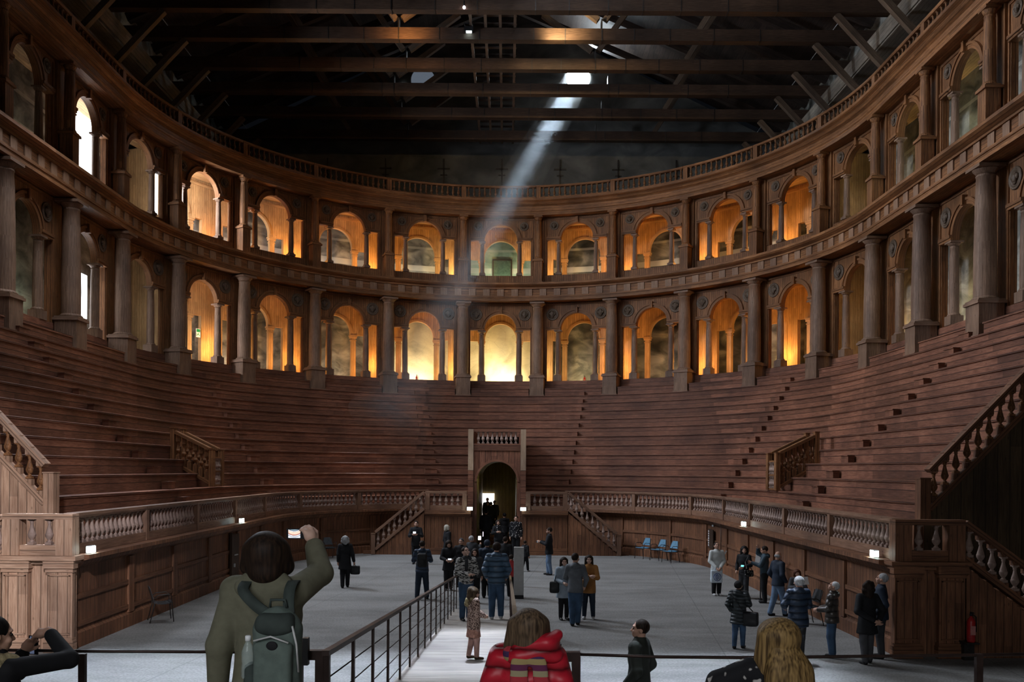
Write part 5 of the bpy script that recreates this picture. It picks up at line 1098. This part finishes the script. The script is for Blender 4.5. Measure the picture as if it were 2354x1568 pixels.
loc = G(1832, 1432); r, P = person('red-haired person with glasses reading a white sheet behind the white-haired one', loc, 172, hgt(1310, loc, 1829), top='trousers_grey', topkind='coat', hem=.4, leg='charcoal', hair='hair_auburn', hairkind='bob', hairlen=.86, R_=HOLD[1], L_=HOLD[-1], head=(0, -12), group=C1)
sheet('white sheet held by the red-haired reader', P((-.1, .2, .82)), 20, -20, .22, .2)
r, P = stand('white-haired person seen from behind in a long navy puffer coat and dark trousers', 1834, 1523, 1325, 8, top='puffer_navy', topkind='coat', hem=.42, leg='charcoal', hair='hair_white', hairkind='full', R_=LOW[1], L_=((-.17, .0, .67), (-.1, .15, .62)), hood=True, bulk=1.25, hips=1.12, stance=(.06, 0, .06), vox=.01, group=C1)
stand('white-haired person in a shiny brown down jacket and jeans looking up', 1912, 1512, 1336, 62, top='puffer_brown', hem=.46, leg='jeans', hair='hair_white', hairkind='short', R_=LOW[1], L_=LOW[-1], hood=True, bulk=1.35, head=(10, 26), stance=(.055, 0, .0), vox=.01, group=C1)
stand('person with dark wavy hair in a long black coat, hands clasped behind the back', 1993, 1526, 1337, 10, top='black', topkind='coat', hem=.37, leg='trousers_grey', hair='hair_dark', hairkind='curly', hairlen=.81, R_=((.165, -.06, .65), (.06, -.15, .545)), L_=((-.165, -.06, .65), (.02, -.15, .535)), bulk=1.2, stance=(.06, 0, .05), vox=.01, group=C1, cuff=.84)
stand('grey-haired person in a dark jacket with blue yoke standing against the corner pedestal', 2024, 1513, 1318, 70, top='navy', hem=.46, leg='charcoal', hair='hair_grey', hairkind='short', R_=POCK[1], L_=POCK[-1], bulk=1.1, head=(-10, 12), stance=(.06, 0, .0), vox=.01, group=C1)
r, P = stand('person with dark knit hat in a speckled dark parka and jeans, crossbody bag at hip', 1698, 1491, 1335, -28, top='parka_dark', topkind='coat', hem=.37, leg='jeans', tights=1, hair='hair_black', hairkind='full', hood=True, R_=LOW[1], L_=POCK[-1], bulk=1.15, head=(-15, 8), stance=(.05, 0, .05), vox=.01, group=C1)
c = P((.17, -.02, .45)); bag('black crossbody bag at the hip of the person in the speckled parka', c, (.34, .16, .3), 'bag_black', [c + Vector((-.12, 0, .12)), P((-.08, -.1, .8)), P((-.1, .0, .85)), P((.02, .13, .7)), c + Vector((.1, .08, .12))], -28)
# person beyond the barrier in the middle
loc = (CAMX + (1472 - VX) * 11.8 / F, 11.8, 0); person('dark-haired person in an olive jacket in profile beyond the barrier rail', loc, 62, hgt(1425, loc, 1465), top='olive', hem=.47, leg='charcoal', hair='hair_dark', hairkind='short', R_=POCK[1], L_=POCK[-1], head=(20, 4), vox=.009, bulk=1.1)
# on the ramp
def onramp(label, px, top_py, y, face, h=None, **k):
    loc = (CAMX + (px - VX) * y / F, y, rz(y) + .014); return person(label, loc, face, h or hgt(top_py, loc, px), **k)
r, P = onramp('person seen from behind in a blue puffer jacket and jeans walking down the ramp', 1143, 1247, 20.8, 2, top='puffer_blue', hem=.46, leg='jeans', shoe='shoe_light', hair='hair_dark', hairkind='full', hood=True, R_=POCK[1], L_=POCK[-1], bulk=1.25, stance=(.06, 0, .03), vox=.01)
r, P = onramp('person in a zebra-striped jacket with dark scarf looking up, camera in hand', 1073, 1257, 20.3, 205, top='zebra', hem=.5, leg='jeans', hair='hair_dark', hairkind='short', R_=((.14, .03, .655), (.03, .17, .64)), L_=((-.14, .03, .655), (-.04, .15, .6)), head=(10, 24), bulk=1.25, neckwear='charcoal', vox=.01, skinm='skin_pale')
c = P((-.02, .2, .615)); cm = thing('camera', 'black camera held at the waist of the person in the zebra-striped jacket', 'camera', tuple(c), math.radians(205)); mb = MB(); mb.box(-.07, .07, -.03, .03, -.045, .045); mb.box(-.03, .03, -.03, .03, .045, .07); link('body', mb, 'black_plastic', cm); mb = MB(); mb.lathe([(.035, .03), (.035, .08), (.04, .085), (.04, .12)], 14, mat=Matrix.Rotation(-PI / 2, 4, 'X')); link('lens', mb, 'black_plastic', cm)
r, P = onramp('small child in a leopard-print fur-hooded coat and pink skirt standing on the ramp', 1091, 1349, 13.35, -72, top='leopard', topkind='coat', hem=.42, leg='pink_tights', tights=1, shoe='shoe_brown', hair='hair_brown', hairkind='bob', hairlen=.8, hood=False, skirt=('pink_tulle', .31), R_=((.13, .0, .66), (.05, .14, .6)), L_=((-.13, .02, .66), (-.05, .15, .6)), head=(-6, -8), hs=1.26, bulk=1.7, stance=(.06, 0, .04), vox=.0075)
# two small parts that belong to the child's coat
link('fur_collar', skin([rc((-.07, -.03, .83), (.07, -.03, .83), .04, .04, .02), rc((0, -.07, .8), (0, -.09, .76), .055, .045, .02)], .009, 'fur_collar'), 'fur', r).matrix_local = Matrix.Diagonal((1.09, 1.09, 1.09)).to_4x4()
# people crowding between the ramp and the doorway
CR = 'crowd at the doorway'
def crowd(label, px, top_py, y, face, z=0, h=None, **k):
    loc = (CAMX + (px - VX) * y / F, y, z); k.setdefault('vox', .016); return person(label, loc, face, h or hgt(top_py, loc, px), group=CR, **k)
r, P = crowd('grey-haired person beyond the ramp end lifting a brightly lit phone', 1086, 1232, 30.0, -35, top='charcoal', hair='hair_grey', hairkind='full', leg='black', R_=((.14, .06, .7), (.08, .2, .8)), L_=HOLD[-1])
phone('brightly glowing phone raised beyond the ramp end', at(1103, 1237, 29.4), 0, 0, .13, .13, 'flash_glow'); phone('narrow violet-lit phone raised in front of the doorway crowd', at(1111, 1228, 33.0), 0, 0, .05, .18, 'flash_glow')
crowd('person in a flat grey cap facing us beyond the ramp end', 1061, 1238, 28.6, 170, top='black', hair='trousers_grey', hairkind='full', leg='black')
crowd('person with long dark hair behind the zebra-striped jacket', 1093, 1262, 25.2, 175, top='charcoal', hair='hair_dark', hairkind='long', leg='black')
crowd('hooded person in dark purple seen from behind at the ramp end', 1121, 1241, 26.2, 0, top='navy', topkind='coat', hem=.4, hair='navy', hairkind='full', hood=True, leg='black', bulk=1.2)
crowd('dark-haired person just beyond the blue puffer jacket, facing the doorway', 1163, 1234, 29.0, -20, top='black', hair='hair_dark', leg='black')
crowd('child in a red jacket between the ramp end and the white totem', 1176, 1275, 26.5, 10, top='red_paint', hair='hair_dark', hairkind='full', leg='black')
crowd('tall person in a black jacket with pale patches at the doorway edge', 1187, 1186, 38.3, 172, top='flower_black', hair='hair_dark', leg='black')
crowd('person with patterned scarf and camera strap in front of the doorway', 1146, 1196, 38.0, 185, top='black', neckwear='flower_black', hair='hair_dark', hairkind='bob', leg='black', L_=HOLD[-1], R_=HOLD[1])
crowd('burly dark figure standing on the doorway threshold, seen from behind', 1118, 1168, 42.6, 0, z=.0, h=1.85, top='black', hair='hair_black', leg='black', bulk=1.3, topkind='coat', hem=.4)
crowd('dark figure at the side of the doorway threshold nearest the lamp post glow', 1160, 1178, 42.0, 20, z=0, h=1.72, top='black', hair='hair_black', leg='black', hood=True)
crowd('dark figure climbing the passage just below the bright outer door', 1129, 1167, 47.0, 5, z=.36, h=1.7, top='black', hair='hair_black', leg='black', hood=True)
crowd('fair-haired person in the passage coming through the bright outer door', 1122, 1158, 49.6, 175, z=.36, h=1.62, top='charcoal', hair='hair_brown', hairkind='bob', leg='black')
crowd('dark-haired person in the passage against the glow of the outer door', 1137, 1160, 50.2, 170, z=.36, h=1.66, top='charcoal', hair='hair_black', leg='black')
crowd('tallest silhouette at the back of the passage beside the outer door jamb', 1121, 1150, 51.2, 180, z=.36, h=1.78, top='black', hair='hair_dark', leg='black')

# ------------------------------------------------------------------ visitors on the stage in front
def local(loc, face, h, p):   # world point in the figure's own units
    v = Matrix.Rotation(-math.radians(face), 3, 'Z') @ (Vector(p) - Vector(loc)); return tuple(x / h for x in v)
D1 = 5.0; loc = (CAMX + (617 - VX) * D1 / F, D1, 1.725); h1 = hgt(1229, loc, 612)
el1, wr1 = local(loc, 0, h1, at(737, 1318, D1 + .22)), local(loc, 0, h1, at(722, 1252, D1 + .36))
r, P = person('person seen from behind in a beige wool coat, raising a phone with one hand', loc, 0, h1, top='coat_beige', topkind='coat', hem=.3, leg='black', hair='hair_dark', hairkind='bob', hairlen=.865, R_=(el1, wr1), L_=((-.155, -.02, .63), (-.172, .02, .47)), hood=False, bulk=1.15, vox=.0075, handdir={1: (-.32, .0, .75)}, pn={1: (-.5, .6, 0)}, grip=(.75, .4), cuff=.9, sleeve_r=1.05, hv=1.3, pads=1, skinm='skin_pale', head=(4, 6))
S1 = Matrix.Diagonal((h1, h1, h1)).to_4x4()
link('collar', skin([rc((-.07, -.035, .83), (.07, -.035, .83), .03, .03, .02), rc((0, -.045, .8), (0, -.05, .74), .06, .035, .03, (1.1, .55, 1)), rc((-.05, -.03, .855), (.05, -.03, .855), .024, .024, .02)], .005, 'collar'), 'coat_beige', r).matrix_local = S1
phone('phone showing a picture of the theatre in the raised hand of the beige-coated person', at(680, 1227, D1 + .42), 0, 0, .112, .062, 'theatre_screen')
c = P((.07, -.135, .635)); bp = thing('backpack', 'grey-green canvas backpack with a dark oval patch on the beige coat', 'bag', tuple(c), 0)
link('body', skin([bx((0, 0, -.03), (.125, .085, .21), .07, .02), el((0, .0, .12), (.115, .08, .12), .04)], .008, 'body'), 'bag_green', bp)
fp = link('front_pocket', skin([bx((.0, -.1, -.07), (.1, .035, .13), .03, .02), el((0, -.105, .04), (.095, .03, .05), .03)], .008, 'front_pocket'), 'bag_green', bp)
link('lid', skin([bx((0, -.045, .165), (.1, .06, .045), .04, .02), el((0, -.07, .14), (.1, .045, .05), .03)], .008, 'lid'), 'bag_green_dark', bp)
mb = MB(); mb.ball((.005, -.142, .055), (.03, .008, .024), 16); link('oval_patch', mb, 'black', fp)
mb = MB(); mb.tube([(-.04, -.01, .235), (-.035, -.015, .275), (.04, -.015, .275), (.05, -.01, .235)], .008, 8); link('grab_handle', mb, 'bag_green_dark', bp)
mb = MB(); mb.tube([(.1, -.1, .15), (.118, -.08, .05), (.122, -.05, -.1)], .006, 6); mb.tube([(-.09, -.14, .08), (0, -.15, .105), (.09, -.14, .07)], .005, 6); link('zip', mb, 'lamp_case', bp)
for g in (-1, 1):
    mb = MB(); sx = g * .1 + (-.1 if g < 0 else -.05)
    pts = [(g * .06, .0, .2), ((sx + g * .06) / 2, .005, .25), (sx, .045, .315), (sx, .13, .352), (sx, .24, .33), (sx * 1.05, .31, .24)]
    mb.ribbon(pts, (1, 0, 0), .058, .014)
    link('shoulder_strap', mb, 'bag_green_dark', bp)
mb = MB(); mb.box(-.155, -.1, -.07, .03, -.21, -.075); link('side_pocket', skin([bx((-.13, -.03, -.13), (.035, .055, .075), .03)], .008, 'side_pocket'), 'bag_green_dark', bp)
bt = thing('water_bottle', 'clear plastic water bottle with white cap in the backpack side pocket', 'bottle', (c.x - .145, c.y - .045, c.z - .135)); mb = MB(); mb.lathe([(.03, 0), (.034, .01), (.034, .06), (.031, .08), (.034, .1), (.034, .14), (.022, .175), (.014, .19), (.014, .2)], 18); link('body', mb, 'bottle_plastic', bt); mb = MB(); mb.lathe([(.016, .198), (.016, .222), (.012, .226)], 14); link('cap', mb, 'paper', bt)
# man with shearling collar filming, corner of the frame
loc = (CAMX + (-6 - VX) * 6.05 / F, 6.05, 1.003); h2 = hgt(1420, loc, 5); f2 = -35
r, P = person('dark-haired person in a black jacket with shearling collar, filming with a phone', loc, f2, h2, top='black', hem=.45, leg='jeans', hair='hair_black', hairkind='full', R_=(local(loc, f2, h2, at(160, 1516, 6.3)), local(loc, f2, h2, at(112, 1452, 6.5))), L_=(local(loc, f2, h2, at(40, 1545, 6.45)), local(loc, f2, h2, at(52, 1500, 6.55))), bulk=1.1, sleeve_r=.86, vox=.008, handdir={1: (-.85, -.53, -.25), -1: (.3, .2, .5)}, pn={1: (0, .3, -1)}, head=(-12, -6), grip=(.6, .5))
link('collar', skin([rc((-.07, -.035, .835), (.07, -.035, .835), .042, .042, .02), rc((-.08, .02, .83), (.08, .02, .83), .035, .035, .02)], .005, 'collar'), 'fur', r).matrix_local = Matrix.Diagonal((h2, h2, h2)).to_4x4()
phone('upright dark phone held by the person with the shearling collar', at(77, 1483, 6.62), -8, 0, .075, .14, 'screen_dim')
# child in red
D3 = 4.6; loc = (CAMX + (1216 - VX) * D3 / F, D3, 1.725); h3 = hgt(1399, loc, 1213)
r, P = person('child seen from behind in a shiny red puffer jacket with striped scarf and brown hair', loc, -4, h3, top='puffer_red', hem=.45, leg='jeans', hair='hair_brown', hairkind='bob', hairlen=.835, hv=1.12, hs=1.14, bulk=1.5, vox=.0065, R_=POCK[1], L_=((-.16, .0, .65), (-.17, .05, .52)), head=(10, 4), skinm='skin_pale')
S3 = Matrix.Diagonal((h3, h3, h3)).to_4x4()
link('hood', skin([rc((-.03, -.055, .835), (.075, -.06, .87), .04, .042, .02), rc((.075, -.06, .87), (.115, -.03, .905), .036, .022, .02), rc((-.05, -.04, .82), (.1, -.04, .835), .035, .04, .02)], .0055, 'hood'), 'puffer_red', r).matrix_local = S3
link('scarf', skin([rc((-.06, -.04, .83), (.04, -.06, .815), .036, .034, .015), rc((-.03, -.085, .8), (-.025, -.115, .56), .03, .036, .01, (1.1, .4, 1)), rc((.05, -.085, .8), (.07, -.105, .6), .026, .03, .01, (1.1, .4, 1))], .0055, 'scarf'), 'scarf_stripe', r).matrix_local = S3
# long-haired blond figure
D4 = 4.4; loc = (CAMX + (1782 - VX) * D4 / F, D4, 1.725); h4 = hgt(1423, loc, 1775)
r, P = person('person seen from behind with very long golden hair, one dark-sleeved arm bent out', loc, 14, h4, top='flower_black', hem=.45, leg='charcoal', hair='hair_golden', hairkind='long', hairlen=.72, hv=1.25, hs=1.14, bulk=1.15, vox=.0065, L_=((-.2, .06, .76), (-.22, .13, .66)), R_=LOW[1], head=(12, 5))
link('hair_fall', skin([rc((.0, -.05, .93), (.015, -.085, .76), .058, .085, .03, (1, .6, 1)), rc((.02, -.08, .8), (.03, -.085, .66), .08, .06, .03, (1.15, .55, 1))], .006, 'hair_fall'), 'hair_golden', r).matrix_local = Matrix.Diagonal((h4, h4, h4)).to_4x4()
link('glove', skin(hand_prims(V3(-.222, .133, .655), V3(-.02, .06, -.1), -1, .5)+[rc((-.22, .13, .66), (-.226, .15, .61), .024, .022, .01)], .0045, 'glove'), 'red_paint', r).matrix_local = Matrix.Diagonal((h4, h4, h4)).to_4x4()

# ------------------------------------------------------------------ sunbeam: haze that the light from the round gable window crosses
SB, ST = Vector((4.95, 58.35, 29.4)), Vector((-6.0, 45.2, 5.3))
def haze():
    """one tapering body of dust, thinning towards the seats"""
    d = ST - SB; ln = d.length - .9; mt = d.to_track_quat('Z', 'Y').to_matrix().to_4x4(); dn = d.normalized()
    m = bpy.data.materials.new('beam_haze'); m.use_nodes = True; nt = m.node_tree; nt.nodes.clear(); N, L = nt.nodes.new, nt.links.new
    o = N('ShaderNodeOutputMaterial'); s = N('ShaderNodeVolumeScatter'); s.inputs['Anisotropy'].default_value = .2; L(s.outputs[0], o.inputs['Volume'])
    tc = N('ShaderNodeTexCoord'); vm = N('ShaderNodeVectorMath'); vm.operation = 'DOT_PRODUCT'; L(tc.outputs['Object'], vm.inputs[0]); vm.inputs[1].default_value = tuple(dn)
    e = math_node(N, L, 'POWER', 2.718, math_node(N, L, 'MULTIPLY', vm.outputs['Value'], -.062)); L(math_node(N, L, 'MULTIPLY', e, .072), s.inputs['Density'])
    mb = MB(); R0 = lambda z: .8 + math.tan(math.radians(2.75)) * z
    mb.lathe([(R0(.55), .55), (R0(ln), ln)], 32, mat=mt, smooth=True)
    o = tag(link('sunbeam_haze', mb, m), 'pale blue shaft of dusty light slanting down from the bright round window', 'light beam', None, 'stuff'); o.location = SB
haze()
# ------------------------------------------------------------------ light
def lamp(kind, name, loc, energy, color, size=.25, target=None, **k):
    d = bpy.data.lights.new(name, kind); d.energy = energy; d.color = color
    if kind in ('POINT', 'SPOT'): d.shadow_soft_size = size
    if kind == 'AREA':
        d.shape = 'RECTANGLE'; d.size = size; d.size_y = k.get('size_y', size)
        if 'spread' in k: d.spread = math.radians(k['spread'])
    if kind == 'SPOT': d.spot_size = math.radians(k.get('cone', 45)); d.spot_blend = k.get('blend', .3)
    o = bpy.data.objects.new(name, d); COL.objects.link(o); o.location = loc
    if target is not None: o.rotation_euler = (Vector(target) - Vector(loc)).to_track_quat('-Z', 'Y').to_euler()
    return o
WARM, YEL, COOL, BLUE = (1, .5, .13), (1, .74, .3), (.74, .84, 1), (.6, .76, 1)
GI = 1.0
def gal(k, off, z, e, c, ds=2.1): q = LOG.q(k * W + ds); x, y = LOG.pt(q, off); lamp('POINT', 'gallery_light', (x, y, z), e * GI, c, .12)
LOWC = {0: (YEL, 110, 260, (1, .84, .48)), -1: ((1, .66, .22), 110, 190, (1, .82, .5)), 1: (WARM, 110, 90, (1, .8, .45)), -2: (WARM, 110, 60, (1, .8, .55)), 2: (WARM, 100, 45, (1, .7, .4)), -3: (WARM, 110, 80, (1, .8, .6)), 3: (WARM, 150, 30, (1, .6, .2)), -4: ((1, .56, .16), 110, 30, WARM), 4: (WARM, 60, 30, WARM)}
UPC = {0: ((1, .62, .2), 100, 120, (.75, 1, .78)), -1: ((1, .72, .26), 100, 90, (.95, .9, .7)), 1: (WARM, 110, 70, (1, .85, .6)), -2: (WARM, 120, 70, (.95, .95, .9)), 2: (WARM, 100, 40, (1, .8, .5)), -3: (WARM, 120, 90, (.95, .95, 1)), 3: (WARM, 80, 30, (1, .75, .4)), -4: ((1, .42, .12), 60, 20, WARM), 4: ((1, .75, .3), 18, 12, (1, .8, .4))}
for k in range(-4, 5):
    for T, z0 in ((LOWC, 9.15), (UPC, 15.0)):
        c, e, ef, cf = T[k]; gal(k, 1.5, z0 + .9, e, c); q = LOG.q(k * W); x, y = LOG.pt(q, 2.95); tx, ty = LOG.pt(q, 3.95); lamp('AREA', 'fresco_light', (x, y, z0 + .06), ef * .34, cf, 2.0, (tx, ty, z0 + 2.2), size_y=.3)
# outer bays: single dim lamps of different tints
for k, z0, e, c in ((5, 9.15, 50, (1, .6, .18)), (6, 9.15, 30, (1, .85, .5)), (7, 9.15, 24, (.75, .88, 1)), (8, 9.15, 30, (.75, .88, 1)), (5, 15.0, 30, (1, .82, .36)), (6, 15.0, 40, (.88, 1, .72)), (7, 15.0, 18, (.8, .92, .9)), (8, 15.0, 26, (.7, .85, 1)),
                    (-5, 9.15, 8, (1, .85, .5)), (-6, 9.15, 30, (.85, .92, 1)), (-7, 9.15, 13, (.8, .9, .65)), (-8, 9.15, 10, (.8, .9, .65)), (-5, 15.0, 5, (1, .85, .5)), (-6, 15.0, 60, (.9, .95, 1)), (-7, 15.0, 4, (.85, .9, .7)), (-8, 15.0, 4, (.85, .9, .7))):
    gal(k, 1.1, z0 + .8, e, c, 2.0)
# daylight pouring through the upper gallery on the daylit side
x, y = LOG.pt(LOG.q(-4.3 * W), 1.3); tx, ty = LOG.pt(LOG.q(-2.8 * W), .2); lamp('AREA', 'gallery_daylight', (x, y, 17.3), 260, (.92, .95, 1), .5, (tx, ty, 16.6), size_y=2)
x, y = LOG.pt(LOG.q(-4.3 * W), 1.3); tx, ty = LOG.pt(LOG.q(-3.2 * W), .4); lamp('AREA', 'gallery_daylight', (x, y, 10.6), 90, (.92, .95, 1), .5, (tx, ty, 10.4), size_y=2)
lamp('AREA', 'arch_daylight', (-15.4, 36.3, 17.8), 1500, COOL, 1.7, (15, 33, 9), size_y=3.4, spread=150)
# overall fill: unseen panels added under the roof and on the stage side
lamp('AREA', 'roof_fill', (-5.5, 29, 22.8), 2100, (.88, .92, 1), 10, (8, 30, 5), size_y=24)
lamp('AREA', 'stage_fill', (9, -4, 12), 25, (1, .75, .5), 8, (-14, 38, 12), size_y=6)
# unseen lamps added for near floor, stage visitors, pale pedestal and the flank behind
lamp('AREA', 'near_floor_panel', (-3, 21, 20.5), 520, (.72, .83, 1), 19, (-3, 14.6, 0), size_y=6.6, spread=7)  # overhead panel added to brighten the near floor from above
lamp('AREA', 'stage_room_fill', (-2, -7, 7.5), 150, (.93, .96, 1), 9, (0, 5, .5), size_y=5, spread=95)
lamp('SPOT', 'pedestal_spot', (-2.5, 2, 9.5), 8500, (.92, .92, 1), .5, (-11.2, 19.6, 2.4), cone=24, blend=.35)  # unseen spot added to brighten the pale pedestal and its flank
# warm floodlight grazing the third tie beam
lamp('SPOT', 'tie_beam_flood', (2.7, 41.75, 24.05), 620, (1, .74, .38), .15, (3.0, 42.95, 24.6), cone=125, blend=.9)
lamp('SPOT', 'tie_beam_amber', (-4.4, 41.6, 24.0), 170, (1, .5, .16), .2, (-4.6, 42.95, 24.6), cone=140, blend=.9)
# sun through the round gable window
lamp('SPOT', 'sun_shaft', tuple(SB), 270000, (.64, .82, 1), .55, tuple(ST), cone=5.6, blend=.55)
for x, y, nm in EM: lamp('POINT', 'emergency_glow', (x - math.copysign(.12, x), y, 2.03), 2.2, (.75, 1, .95), .05)
for x in (-1.16, 1.18): lamp('POINT', 'emergency_glow', (x, PY - .2, 2.03), 2.5, (.75, 1, .95), .05)
lamp('POINT', 'passage_light', (.6, 44.5, 3.3), 14, (1, .85, .3), .1)
world = bpy.data.worlds.new('World'); bpy.context.scene.world = world; world.use_nodes = True
world.node_tree.nodes['Background'].inputs[0].default_value = (.5, .6, .8, 1); world.node_tree.nodes['Background'].inputs[1].default_value = .003

cam = bpy.data.cameras.new('camera'); co = bpy.data.objects.new('camera', cam); COL.objects.link(co)
co.location = (CAMX, 0, CAMZ); co.rotation_euler = (PI / 2, -ROLL, 0); cam.sensor_width = 36; cam.lens = F / 2354 * 36
cam.shift_y = (VY - 784) / 2354; cam.shift_x = (1177 - VX) / 2354; cam.clip_end = 200; cam.clip_start = .05
sc = bpy.context.scene; sc.camera = co
sc.view_settings.view_transform = 'Standard'; sc.view_settings.look = 'None'; sc.view_settings.exposure = .62
sc.cycles.max_bounces = 4; sc.cycles.diffuse_bounces = 3; sc.cycles.glossy_bounces = 2; sc.cycles.transmission_bounces = 3; sc.cycles.volume_bounces = 0
sc.cycles.use_denoising = True; sc.cycles.caustics_reflective = False; sc.cycles.caustics_refractive = False
sc.cycles.sample_clamp_indirect = 4; sc.cycles.use_adaptive_sampling = True; sc.cycles.adaptive_threshold = .06; sc.cycles.adaptive_min_samples = 14; sc.cycles.volume_step_rate = 3
